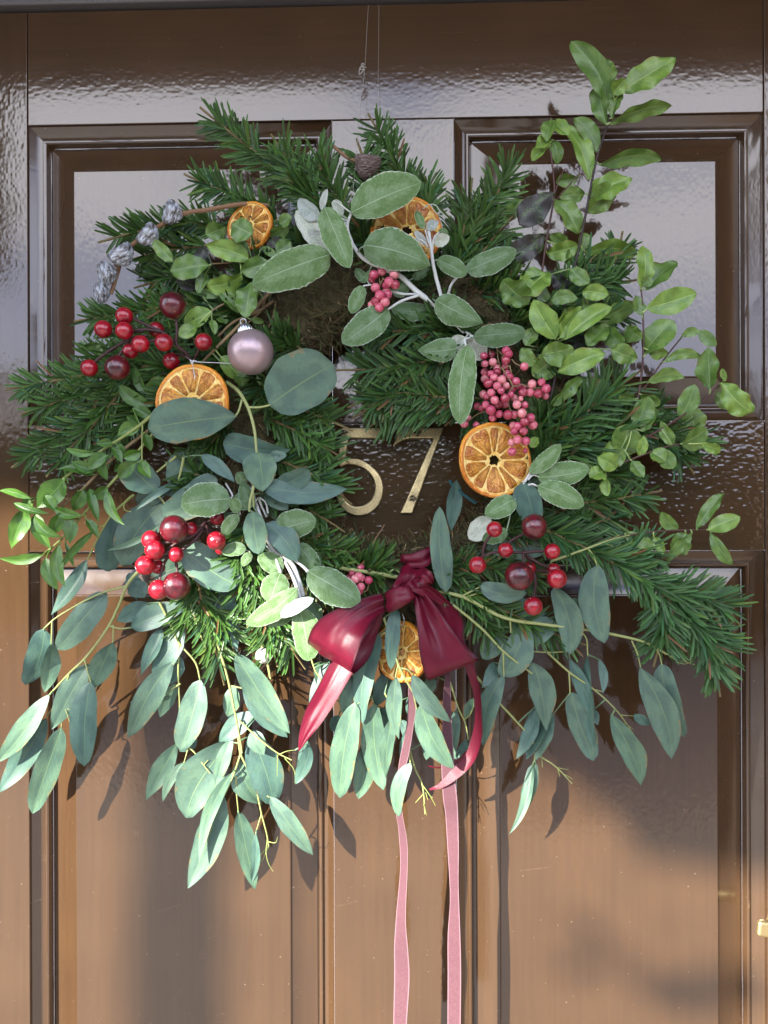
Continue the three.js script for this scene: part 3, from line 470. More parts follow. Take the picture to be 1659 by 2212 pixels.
{
  const e = sprig('eucalyptus_sprig', 'eucalyptus sprig of big round leaves around the orange slice with berries', 'z3', 985, 590, 70);
  stems(e, stemMat.euc, [['z3', 1.7, 1, 980, 590, 66, 1030, 630, 72, 1072, 700, 76, 1098, 790, 78, 1110, 895, 80, 1115, 905, 82], ['z3', 1, .8, 1075, 698, 76, 1120, 698, 76, 1168, 688, 76], ['z3', 1, .8, 1045, 665, 74, 1030, 715, 76, 1018, 735, 78], ['R8', 1.2, .8, 825, 380, 76, 830, 470, 80, 800, 600, 82, 795, 680, 82], ['R8', .9, .7, 825, 500, 78, 832, 640, 76], ['R8', 1.2, .9, 250, 225, 62, 225, 350, 60, 185, 490, 56], ['R4', 1.1, .8, 1360, 440, 60, 1210, 560, 58], ['R4', 1.0, .7, 1195, 700, 56, 1290, 830, 56]]);
  leaves(e, 'euc', 'z3', 78, [[1024, 735, 640, 790, 196, { shape: 'obov', z: [80, 84], roll: -8, fold: .03, curve: .02, bend: .03, m: 0, twist: 6, wave: .03 }], [1166, 690, 1440, 512, 262, { shape: 'round', z: [76, 80], roll: 5, fold: .03, m: 0, twist: 4, wave: .02 }], [965, 850, 1252, 882, 126, { z: [64, 68], m: 2, curve: .05, shape: 'ovate' }]]);
  leaves(e, 'euc', 'R8', 76, [[868, 185, 905, 512, 285, { shape: 'ovate', z: [84, 80], fold: .12, roll: 10, m: 1 }], [905, 470, 1605, 488, 215, { z: [78, 62], shape: 'ovate', m: 2, curve: .06, roll: -15, bend: .02 }], [1030, 470, 1292, 330, 190, { z: [72, 78], shape: 'round', m: 2, roll: 20 }], [822, 672, 872, 1032, 200, { shape: 'oval', z: [84, 82], m: 1, roll: 8, fold: .06 }], [925, 778, 1195, 1085, 232, { shape: 'oval', z: [72, 74], m: 2, roll: -5 }], [700, 1292, 248, 975, 320, { shape: 'round', z: [56, 60], m: 0, roll: 8 }], [395, 205, 672, 432, 120, { z: [68, 74], m: 2, curve: -.03 }], [255, 180, 195, 505, 225, { shape: 'oval', z: [56, 54], m: 0 }], [520, 395, 80, 705, 280, { shape: 'round', z: [66, 70], m: 0, roll: 4 }], [945, 255, 1105, 205, 100, { shape: 'oval', z: 66, m: 0 }], [915, 520, 1120, 660, 150, { z: 66, m: 0 }]]);
  leaves(e, 'euc', 'R4', 54, [[1205, 705, 985, 462, 255, { shape: 'round', z: [58, 60], m: 1, roll: 4 }], [1285, 700, 1055, 800, 160, { shape: 'oval', z: 48, m: 2 }], [1270, 720, 1385, 690, 110, { z: 56, m: 2 }], [1390, 640, 1040, 860, 60, { z: 58, m: 2, fold: .4 }]]);
}
{
  const e = sprig('eucalyptus_sprig', 'eucalyptus sprig hanging straight down beneath the lower left red berries', 'z5', 820, 400, 50);
  stems(e, stemMat.euc, [['z5', 1.2, .8, 820, 250, 50, 815, 400, 50, 825, 490, 50, 850, 570, 48, 890, 680, 44], ['z5', 1.1, .7, 690, 480, 50, 745, 590, 48, 775, 655, 46, 845, 740, 44, 865, 815, 42], ['z5', .9, .5, 775, 655, 46, 770, 790, 44, 776, 930, 42, 768, 1080, 40], ['z5', 1.2, .8, 905, 545, 48, 940, 660, 46, 980, 790, 44, 1010, 930, 42, 1040, 1090, 40, 1045, 1130, 40], ['z7', 1, .6, 1030, 0, 40, 1040, 70, 38, 1100, 200, 36, 1130, 330, 34, 1155, 430, 32, 1160, 470, 32], ['z7', .9, .6, 1040, 70, 38, 1010, 160, 37, 960, 270, 36], ['z7', .6, .4, 1130, 330, 34, 1105, 412, 32], ['z7', .7, .5, 1020, 170, 37, 1022, 240, 36, 1030, 322, 34], ['z7', .7, .4, 1100, 215, 36, 1180, 270, 37, 1270, 322, 38], ['z5', .7, .5, 950, 680, 46, 990, 685, 46, 1020, 702, 46], ['z5', .7, .5, 1000, 840, 43, 1060, 855, 44, 1135, 905, 46], ['z5', .8, .5, 1030, 985, 41, 1110, 1060, 42, 1200, 1130, 42, 1260, 1160, 42], ['z5', .8, .5, 825, 500, 50, 800, 570, 48], ['z5', .6, .4, 840, 545, 49, 920, 597, 50], ['z7', .8, .5, 770, 20, 42, 830, 55, 42, 880, 120, 42, 908, 155, 42], ['z7', .6, .4, 815, 40, 42, 795, 110, 42], ['z5', .9, .6, 780, 830, 44, 740, 855, 46], ['z5', 1.4, 1, 1100, 560, 44, 1125, 650, 44, 1160, 760, 42, 1168, 810, 40], ['z5', .7, .4, 1165, 670, 44, 1190, 680, 46]]);
  stems(e, stemMat.green, [['z7', .5, .2, 1155, 440, 32, 1150, 500, 34, 1160, 545, 35, 1180, 580, 36], ['z7', .5, .2, 1155, 450, 32, 1190, 455, 34, 1200, 430, 36], ['z7', .5, .2, 1150, 480, 32, 1115, 520, 34, 1080, 545, 36], ['z7', .5, .2, 1160, 470, 32, 1140, 520, 34, 1120, 555, 33], ['z7', .5, .2, 1200, 75, 42, 1197, 170, 42], ['z7', .5, .2, 1205, 75, 42, 1240, 60, 43, 1275, 55, 43], ['z7', .5, .2, 1230, 90, 42, 1270, 140, 42, 1275, 200, 42], ['z7', .4, .2, 950, 275, 36, 905, 320, 38], ['z7', .5, .3, 880, 120, 42, 900, 98, 42]]);
  leaves(e, 'euc', 'z5', 42, [[965, 420, 1024, 692, 104, { m: 2, z: 46 }], [1030, 440, 1085, 642, 92, { z: 40, m: 2 }], [905, 415, 925, 532, 62, { m: 2 }], [700, 585, 608, 795, 62, { m: 2, roll: 35, fold: .4 }], [800, 590, 662, 805, 108, { m: 2 }], [748, 735, 552, 1066, 118, { m: 0, z: 46 }], [866, 815, 778, 1118, 122, { m: 0, z: 46, shape: 'oval' }], [1018, 700, 1252, 1045, 120, { m: 1, z: 48 }], [1048, 848, 1242, 1062, 96, { m: 2, z: 38 }], [775, 708, 738, 835, 74, { m: 2 }], [720, 880, 562, 913, 52, { z: 38 }], [1015, 835, 985, 975, 76, { m: 1, z: 36 }], [1110, 965, 945, 1082, 92, { z: 36 }], [760, 830, 690, 975, 70, { z: 36 }], [590, 380, 625, 460, 90, { z: 38, m: 2 }], [640, 480, 505, 560, 80, { m: 2 }], [560, 350, 590, 470, 70, { m: 2, z: 36 }], [790, 310, 650, 360, 110, { z: 40, m: 1 }], [1090, 1030, 1140, 1140, 80, { z: 36, m: 1 }]]);
  leaves(e, 'euc', 'z7', 38, [[766, 25, 630, 272, 88, { m: 1 }], [796, 108, 703, 278, 46, { m: 1 }], [990, 15, 805, 348, 185, { shape: 'oval', m: 0, z: 34 }], [962, 240, 812, 652, 132, { m: 0, z: 38, roll: 5 }], [1005, 150, 860, 545, 62, { m: 1, z: 42 }], [1028, 320, 1102, 658, 92, { m: 1, z: 36 }], [1106, 412, 1085, 632, 42, { m: 2, fold: .4, z: 36 }], [1165, 255, 1352, 507, 84, { m: 0, z: 40 }], [1085, -10, 1182, 290, 150, { z: 32, m: 2, shape: 'oval' }], [1005, 0, 935, 212, 66, { m: 1 }], [1030, 100, 1130, 290, 110, { z: 30 }], [1335, 20, 1278, 202, 62, { m: 2, z: 40 }], [840, -20, 775, 60, 70, { m: 2 }]]);
}
{
  const e = sprig('eucalyptus_sprig', 'eucalyptus sprig hanging in the middle below the burgundy bow', 'R1', 775, 690, 62);
  stems(e, stemMat.euc, [['R1', 1.2, .8, 775, 690, 62, 830, 860, 66, 878, 1025, 70, 970, 1200, 72, 1040, 1300, 70], ['R1', .8, .6, 875, 1030, 70, 858, 1112, 68], ['R1', .8, .6, 895, 1050, 70, 940, 1060, 72, 980, 1095, 72], ['R1', .6, .5, 985, 1230, 72, 1010, 1345, 68], ['R1', .9, .5, 960, 1640, 48, 1000, 1780, 46, 1050, 1890, 44, 1070, 2100, 42], ['R1', .8, .6, 780, 1230, 46, 820, 1310, 46], ['R1', .8, .5, 250, 980, 44, 280, 1070, 44, 320, 1140, 44, 290, 1220, 43], ['R1', .6, .4, 420, 1260, 44, 460, 1310, 44, 460, 1360, 44], ['R1', .8, .5, 1250, 1150, 44, 1310, 1340, 44, 1360, 1450, 42, 1380, 1560, 40], ['R1', .5, .4, 690, 1265, 46, 702, 1312, 46], ['R1', .8, .5, 950, 1650, 50, 965, 1735, 52]]);
  stems(e, stemMat.green, [['R1', .5, .25, 1050, 1890, 44, 1100, 1960, 46, 1145, 2040, 46], ['R1', .5, .25, 1055, 1960, 44, 1000, 2020, 44], ['R1', .4, .2, 1060, 2030, 44, 1082, 2110, 44], ['R1', .4, .2, 1100, 1960, 45, 1125, 1985, 46], ['R1', .4, .2, 1075, 1945, 44, 1090, 2000, 46], ['R1', .5, .3, 1350, 1420, 42, 1390, 1390, 44, 1420, 1330, 44]]);
  leaves(e, 'euc', 'R1', 50, [[862, 620, 825, 1062, 112, { m: 2, z: [64, 68], roll: 6, shape: 'strap' }], [735, 800, 620, 1452, 165, { m: 2, z: [54, 52], shape: 'strap' }], [520, 1080, 490, 1420, 120, { z: 44, m: 1 }], [568, 1298, 458, 1985, 198, { m: 1, z: [52, 46], roll: 4, shape: 'oval' }], [702, 1310, 768, 1928, 180, { m: 1, z: [48, 44], shape: 'oval' }], [650, 1580, 590, 1992, 160, { m: 1, z: 38 }], [838, 1405, 788, 1845, 108, { m: 1, z: 52 }], [860, 1110, 882, 1562, 118, { m: 0, z: [66, 58] }], [978, 1095, 1255, 1442, 135, { m: 0, z: [72, 68] }], [1045, 1298, 1277, 1775, 178, { m: 1, z: [70, 64], roll: 5 }], [966, 1732, 878, 2118, 112, { m: 1, z: [54, 50], shape: 'oval' }], [985, 1470, 905, 1755, 70, { m: 2, z: 50 }], [1045, 1400, 1060, 1645, 96, { m: 2, z: 38 }], [1130, 1550, 1078, 1712, 84, { m: 0, z: 38 }], [1290, 1350, 1285, 1705, 86, { m: 0, z: 36 }], [1425, 1265, 1362, 1425, 62, { m: 1, z: 38 }], [1370, 1570, 1275, 1705, 74, { m: 2, z: 34 }], [450, 1390, 400, 1508, 95, { m: 2, z: 34 }], [410, 1300, 168, 1612, 72, { m: 0, z: 44, fold: .35 }], [385, 1000, 235, 1340, 78, { m: 2, z: 38, roll: 30 }], [205, 1540, 138, 1888, 92, { m: 2, z: 38 }], [820, 1060, 700, 1340, 130, { m: 2, z: 40 }], [1130, 1100, 1080, 1260, 90, { z: 40, m: 1 }], [330, 1000, 300, 1200, 80, { z: 36, m: 1 }], [600, 1080, 590, 1360, 120, { z: 38, m: 2 }], [960, 1250, 1000, 1460, 90, { z: 38, m: 2 }], [900, 1420, 950, 1600, 80, { z: 34, m: 2 }], [760, 1330, 790, 1500, 90, { z: 34, m: 2 }]]);
}
{
  const e = sprig('eucalyptus_sprig', 'eucalyptus sprig arching right from the bow over the lower panel', 'z6', -240, 320, 58);
  stems(e, stemMat.euc, [['R1', 1.8, 1.5, 430, 325, 58, 560, 345, 62, 700, 365, 62, 870, 395, 60], ['R1', .8, .5, 800, 370, 60, 850, 340, 62, 885, 362, 62], ['z6', 1.5, 1, 220, 428, 60, 340, 455, 62, 520, 545, 64, 700, 575, 64, 830, 590, 62, 985, 616, 60, 1140, 656, 56, 1220, 702, 54], ['z6', .8, .3, 1140, 656, 56, 1250, 715, 54, 1342, 748, 50], ['z6', 1.2, .7, 285, 478, 60, 430, 600, 60, 515, 690, 58, 640, 787, 54], ['z6', .7, .5, 515, 690, 58, 518, 797, 54], ['z6', .7, .5, 545, 550, 63, 548, 610, 60], ['z6', 1, .4, 690, 680, 48, 800, 780, 48, 900, 850, 46, 965, 905, 44, 1020, 965, 42, 1080, 1052, 40], ['z6', .7, .5, 800, 780, 48, 804, 872, 46], ['z6', .7, .5, 1070, 645, 58, 1095, 700, 56, 1108, 758, 54], ['z6', .7, .5, 1170, 672, 55, 1190, 705, 54, 1200, 748, 52], ['z6', .7, .5, 830, 590, 62, 872, 630, 60, 880, 705, 56], ['z6', 1.1, .6, 400, 800, 42, 490, 905, 42, 560, 980, 40, 645, 1085, 36, 650, 1160, 32], ['z8', .8, .3, 652, 70, 30, 740, 125, 32, 812, 200, 34], ['z6', 1.1, .5, 720, 302, 66, 880, 245, 68, 980, 208, 66, 1062, 188, 62], ['z6', .7, .5, 885, 250, 68, 908, 285, 68, 920, 322, 68], ['z6', .8, .6, 340, 450, 62, 415, 412, 62], ['z6', .8, .6, 345, 460, 60, 430, 430, 58], ['z6', .7, .4, 640, 690, 50, 720, 695, 50, 800, 690, 50], ['z6', .5, .4, 905, 855, 46, 950, 865, 46]]);
  stems(e, stemMat.green, [['z8', .4, .2, 745, 130, 32, 795, 140, 34], ['z8', .4, .2, 750, 132, 32, 760, 170, 33], ['z8', .4, .2, 770, 155, 33, 815, 180, 35], ['z8', .4, .2, 680, 75, 31, 685, 130, 33], ['z6', .4, .2, 980, 208, 66, 1020, 185, 67], ['z6', .4, .2, 940, 222, 66, 990, 235, 68], ['z6', .4, .2, 1250, 715, 54, 1290, 690, 55], ['z6', .4, .2, 1220, 700, 54, 1290, 745, 54, 1330, 735, 54], ['z6', .4, .2, 1020, 965, 42, 1075, 970, 44], ['z6', .4, .2, 1040, 1000, 42, 1080, 1030, 40]]);
  leaves(e, 'euc', 'z6', 56, [[268, 432, 240, 66, 96, { m: 0, z: [66, 72], roll: 4, shape: 'oval' }], [312, -50, 290, 172, 70, { m: 2, z: [46, 44] }], [598, -40, 655, 200, 122, { m: 2, z: [74, 68], shape: 'ovate', roll: 4 }], [705, 235, 440, 245, 130, { z: 50, m: 0, shape: 'oval' }], [415, 412, 615, 440, 88, { z: 66, m: 0, shape: 'oval' }], [560, 470, 705, 530, 90, { z: 46, m: 2 }], [920, 320, 952, 655, 132, { m: 0, z: [70, 66], shape: 'oval', roll: 4, fold: .05 }], [738, 412, 806, 702, 114, { m: 0, z: [66, 62], shape: 'oval', roll: 6 }], [884, 518, 760, 505, 112, { z: 56, m: 0, shape: 'oval' }], [735, 558, 608, 655, 110, { z: 52, m: 0, shape: 'oval' }], [612, 572, 505, 800, 132, { z: 54, m: 0, shape: 'oval', roll: 5 }], [528, 640, 424, 722, 88, { z: 50, m: 0, shape: 'oval' }], [478, 735, 424, 848, 62, { z: 44, m: 2 }], [519, 795, 428, 1098, 98, { z: [54, 46], m: 0, curve: .1 }], [638, 735, 702, 1034, 114, { z: [54, 48], m: 0, curve: -.05 }], [800, 718, 905, 1000, 66, { z: 44, m: 2, curve: -.05 }], [880, 705, 908, 1110, 56, { z: 46, m: 2, roll: 40 }], [808, 870, 905, 1162, 108, { z: [46, 40], m: 0, shape: 'oval' }], [928, 722, 946, 872, 38, { z: 44, m: 2 }], [980, 960, 1110, 1270, 106, { z: [44, 36], m: 1 }], [1106, 758, 1242, 1155, 130, { z: [54, 44], m: 0 }], [1198, 746, 1297, 1060, 114, { z: [52, 46], m: 0, shape: 'oval' }], [1078, 965, 1152, 1010, 44, { z: 44, m: 2 }], [662, 920, 572, 1155, 66, { z: 38, m: 2, roll: 25 }], [692, 945, 615, 1158, 66, { z: 36, m: 2, roll: 25 }], [730, 960, 655, 1162, 64, { z: 34, m: 0, roll: 25 }], [905, 940, 925, 1010, 40, { z: 40, m: 2 }]]);
  leaves(e, 'euc', 'z8', 30, [[656, 108, 604, 328, 62, { m: 1, fold: .35 }], [642, 118, 538, 422, 46, { m: 0, fold: .4, curve: -.08, shape: 'ovate' }]]);
}
// ================================================================ pittosporum
const PIT = (label, x, y, w = 'z4') => sprig('pittosporum_sprig', label, w, x, y, 50, 'pittosporum sprigs on the right of the wreath');
{
  const e = PIT('tall pittosporum sprig with black stem reaching highest on the right', 690, 830);
  stems(e, stemMat.dark, [['z2', 1.3, .9, 690, 1780, 50, 740, 1500, 52, 790, 1280, 52, 838, 1090, 50, 880, 880, 47, 920, 680, 44, 960, 550, 42, 992, 432, 40]]);
  leaves(e, 'pit', 'z2', 42, [[966, 460, 808, 178, 88, { curve: .08, z: [40, 46] }], [958, 540, 930, 330, 62], [985, 390, 930, 255, 78, { z: [42, 50] }], [990, 410, 1042, 340, 60, { fold: .5, z: [44, 50] }], [1030, 395, 1262, 252, 100, { wave: .06, fold: .12, z: [40, 46], s: [985, 440, 41] }], [970, 530, 1245, 458, 58, { curve: -.10, roll: 35, s: [962, 540, 42] }], [985, 515, 1022, 400, 46], [925, 662, 820, 508, 66, { curve: .10 }], [930, 715, 1200, 688, 64, { curve: -.10, roll: 20 }], [888, 780, 778, 540, 66, { curve: .06 }], [880, 862, 1072, 772, 92, { curve: -.06 }], [878, 915, 1002, 800, 92], [868, 838, 755, 852, 62], [842, 1012, 718, 862, 74, { curve: .06 }], [868, 1095, 1095, 1100, 74, { curve: -.12 }], [845, 1090, 872, 1005, 50], [838, 1090, 780, 1140, 60]]);
}
{
  const e = PIT('pittosporum sprig with brown stem and shrivelled leaves at its tip', 660, 620);
  stems(e, stemMat.red, [['z2', 1.1, .7, 650, 1700, 48, 680, 1200, 50, 700, 1050, 49, 718, 950, 48, 736, 830, 46, 720, 640, 43, 720, 510, 40], ['z2', .6, .4, 738, 835, 46, 760, 770, 48, 785, 728, 50, 800, 760, 52], ['z2', .6, .4, 750, 858, 46, 800, 800, 50, 850, 750, 52, 885, 785, 52]]);
  leaves(e, 'pit', 'z2', 42, [[722, 515, 700, 612, 52, { fold: .6 }], [735, 522, 798, 590, 56, { fold: .5 }], [718, 600, 655, 640, 50, { fold: .6 }], [705, 640, 638, 695, 42, { fold: .6 }], [735, 605, 748, 712, 50, { fold: .6 }], [838, 768, 742, 788, 52, { fold: .7 }], [690, 1040, 580, 1100, 66], [702, 1095, 842, 1062, 72], [795, 1078, 718, 1010, 56], [592, 862, 515, 965, 60]]);
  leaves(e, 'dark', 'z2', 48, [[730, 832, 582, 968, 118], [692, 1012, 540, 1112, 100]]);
}
{
  const e = PIT('leafy pittosporum sprig filling the wreath beside the pink berries', 690, 830);
  stems(e, stemMat.dark, [['z4', 1.3, .8, 665, 850, 48, 710, 700, 54, 745, 520, 58, 735, 400, 58, 700, 250, 54, 690, 120, 50], ['z4', 1, .6, 820, 640, 50, 850, 530, 54, 890, 420, 54, 910, 300, 50], ['z4', .9, .6, 655, 500, 56, 665, 380, 58, 640, 250, 56]]);
  leaves(e, 'pit', 'z4', 66, [[705, 115, 588, 222, 108, { z: [60, 66] }], [510, 150, 622, 255, 105], [742, 402, 645, 234, 98, { z: [66, 72], wave: .05 }], [718, 242, 838, 228, 56, { curve: -.15 }], [855, 200, 972, 212, 64], [735, 362, 812, 290, 62], [785, 405, 984, 262, 72, { curve: -.05 }], [758, 400, 852, 260, 74], [878, 432, 972, 345, 74, { z: 62 }], [975, 345, 1042, 438, 66, { z: 60 }], [980, 448, 1096, 488, 76], [935, 330, 1092, 250, 74, { m: 2, z: 50 }], [752, 545, 956, 466, 90, { curve: -.05, z: 66 }], [680, 470, 808, 450, 96, { z: 68 }], [760, 430, 800, 500, 76, { z: 70 }], [642, 565, 738, 490, 100, { z: 60 }], [612, 432, 652, 350, 54], [594, 440, 645, 522, 58], [838, 602, 946, 612, 72, { z: 56 }], [712, 692, 858, 568, 48, { curve: -.08, fold: .4 }], [620, 650, 682, 765, 78, { m: 2, z: 52 }], [664, 828, 636, 872, 40], [803, 98, 888, 165, 62], [555, 255, 602, 345, 66, { m: 2, z: 50 }], [1048, 348, 1118, 400, 66], [700, 160, 640, 230, 76, { z: 54, m: 2 }], [640, 360, 600, 300, 60, { z: 52, m: 2 }], [840, 270, 770, 330, 70, { z: 54 }], [900, 215, 860, 270, 60, { z: 56 }], [700, 520, 650, 440, 70, { z: 56, m: 2 }]]);
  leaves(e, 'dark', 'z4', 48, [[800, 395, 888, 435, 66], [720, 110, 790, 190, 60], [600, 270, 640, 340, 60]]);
}
{
  const e = PIT('slender pittosporum sprig with red stem before the right upper panel', 1075, 780);
  stems(e, stemMat.red, [['z4', 1.1, .6, 1072, 785, 58, 1088, 710, 60, 1112, 560, 60, 1121, 400, 60, 1112, 200, 58, 1108, 180, 58]]);
  leaves(e, 'pit', 'z4', 60, [[1108, 186, 1118, -2, 66], [1130, 188, 1268, 74, 76, { wave: .09 }], [1132, 272, 1350, 204, 98, { wave: .06, s: [1118, 290, 60] }], [1115, 302, 1088, 212, 44], [1127, 472, 1250, 322, 106, { wave: .05, fold: .12 }], [1142, 452, 1228, 462, 54], [1120, 178, 1152, 128, 44], [1085, 785, 1142, 648, 84], [1118, 805, 1172, 700, 48], [1078, 662, 1018, 640, 52], [1110, 642, 1192, 690, 46], [1010, 905, 1062, 768, 118, { wave: .04, z: 56 }], [1040, 900, 940, 905, 80]]);
}
{
  const e = PIT('pittosporum sprig reaching over the right door moulding', 1080, 850);
  stems(e, stemMat.red, [['z4', 1, .5, 1060, 870, 52, 1200, 790, 64, 1350, 690, 64, 1440, 610, 62, 1478, 555, 60], ['z4', .9, .5, 1080, 680, 54, 1135, 600, 60, 1210, 490, 60, 1292, 388, 58]]);
  leaves(e, 'pit', 'z4', 64, [[1410, 618, 1402, 438, 84, { s: [1405, 645, 62] }], [1455, 590, 1592, 720, 92, { curve: .08 }], [1430, 640, 1505, 702, 62, { m: 2, z: 36 }], [1478, 582, 1460, 530, 24], [1280, 742, 1342, 598, 78, { wave: .05 }], [1318, 700, 1352, 815, 100, { wave: .05, z: 40 }], [1285, 388, 1368, 372, 38, { curve: -.1 }], [1360, 365, 1436, 432, 48], [1212, 500, 1372, 482, 42, { curve: -.16 }], [1140, 590, 1298, 570, 54, { curve: -.14 }], [1245, 865, 1198, 757, 48]]);
}
{
  const e = PIT('lowest pittosporum sprig lying along the middle door rail', 870, 1010);
  stems(e, stemMat.red, [['z4', .9, .5, 870, 1010, 50, 980, 958, 64, 1100, 910, 70, 1230, 866, 70, 1292, 854, 68]]);
  leaves(e, 'pit', 'z4', 70, [[1285, 856, 1397, 794, 84, { wave: .05 }], [1372, 852, 1452, 892, 42], [1100, 912, 1122, 820, 40], [950, 972, 888, 1002, 64], [1002, 960, 918, 912, 74], [1072, 930, 1122, 1002, 48], [1200, 878, 1252, 962, 64], [958, 1000, 966, 1082, 40], [1150, 890, 1215, 935, 60], [1040, 880, 960, 940, 70], [1180, 700, 1130, 780, 60, { z: 40 }]]);
}
{
  const e = PIT('thin pittosporum sprig standing out alone at the right panel corner', 1075, 185, 'z6');
  stems(e, stemMat.red, [['z6', .9, .4, 900, 215, 52, 1075, 186, 60, 1200, 170, 60, 1300, 166, 58, 1435, 164, 56]]);
  leaves(e, 'pit', 'z6', 58, [[1038, 178, 1168, 232, 56], [1165, 198, 1212, 272, 40], [1270, 166, 1198, 88, 52, { curve: -.1 }], [1348, 160, 1472, 4, 52], [1400, 166, 1538, 108, 68, { wave: .04 }], [1410, 175, 1502, 318, 50], [1305, 178, 1242, 272, 76], [1332, 180, 1222, 306, 40, { curve: .1 }]]);
}
{
  const e = sprig('pittosporum_sprig', 'pittosporum sprig of dull green leaves below the small upper orange slice', 'R5', 1450, 870, 56, 'pittosporum sprigs on the right of the wreath');
  e.userData.group = undefined; delete e.userData.group;
  stems(e, stemMat.tan, [['R5', 1.6, 1.2, 1540, 780, 56, 1400, 930, 60, 1250, 1090, 62, 1080, 1260, 62, 960, 1380, 60], ['R5', 1.3, .9, 1520, 900, 52, 1380, 990, 56, 1200, 1070, 58, 1050, 1220, 56], ['R5', 1, .6, 1220, 880, 58, 1120, 930, 62, 1040, 975, 64], ['R5', .9, .5, 1400, 560, 60, 1200, 600, 62, 1040, 615, 62], ['R5', 1, .7, 1540, 900, 50, 1500, 1060, 52, 1450, 1150, 52], ['R5', 1, .7, 1450, 880, 50, 1430, 960, 54, 1240, 1140, 56]]);
  leaves(e, 'pit', 'R5', 64, [[1022, 626, 716, 668, 165, { wave: .07, m: 2 }], [742, 604, 584, 420, 92, { m: 0 }], [1332, 580, 992, 468, 142, { wave: .08 }], [1275, 700, 1002, 792, 152, { m: 1, z: 66 }], [1482, 598, 1262, 668, 140, { z: 66 }], [1345, 755, 1298, 1034, 150, { wave: .1, z: 70 }], [1195, 300, 1355, 382, 170, { m: 2, z: 74 }], [1145, 330, 992, 388, 140, { m: 2, z: 72 }], [1105, 380, 1180, 495, 66], [1318, 455, 1200, 515, 130, { m: 2 }], [1112, 820, 1245, 1004, 84], [1035, 978, 828, 1082, 130, { wave: .03 }], [925, 1090, 788, 1172, 100, { wave: .03 }], [1042, 1045, 1062, 1162, 56], [948, 822, 1112, 862, 66, { m: 2, z: 56 }], [1642, 330, 1465, 402, 92, { m: 2 }], [1655, 440, 1535, 525, 115, { m: 2 }], [1440, 478, 1545, 562, 60, { m: 2 }], [1342, 1040, 1445, 1062, 44], [1000, 680, 940, 850, 80, { m: 2, z: 56 }], [1560, 300, 1660, 250, 90, { m: 2 }], [1090, 990, 1150, 1080, 80, { m: 2, z: 56 }]]);
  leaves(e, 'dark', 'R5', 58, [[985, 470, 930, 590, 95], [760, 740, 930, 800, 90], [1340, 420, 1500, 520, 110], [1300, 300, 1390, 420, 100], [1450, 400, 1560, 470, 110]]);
  leaves(e, 'pit', 'z3', 62, [[952, 478, 1046, 584, 80, { wave: .03 }], [640, 655, 714, 565, 84, { z: 50, m: 2 }], [440, 425, 345, 452, 32, { z: 46 }], [442, 440, 415, 485, 36, { z: 44, m: 2 }], [1010, 560, 1080, 575, 70, { z: 60, m: 2 }], [1120, 545, 1140, 610, 40, { z: 60, m: 2 }], [900, 600, 960, 560, 60, { z: 50, m: 2 }]]);
}
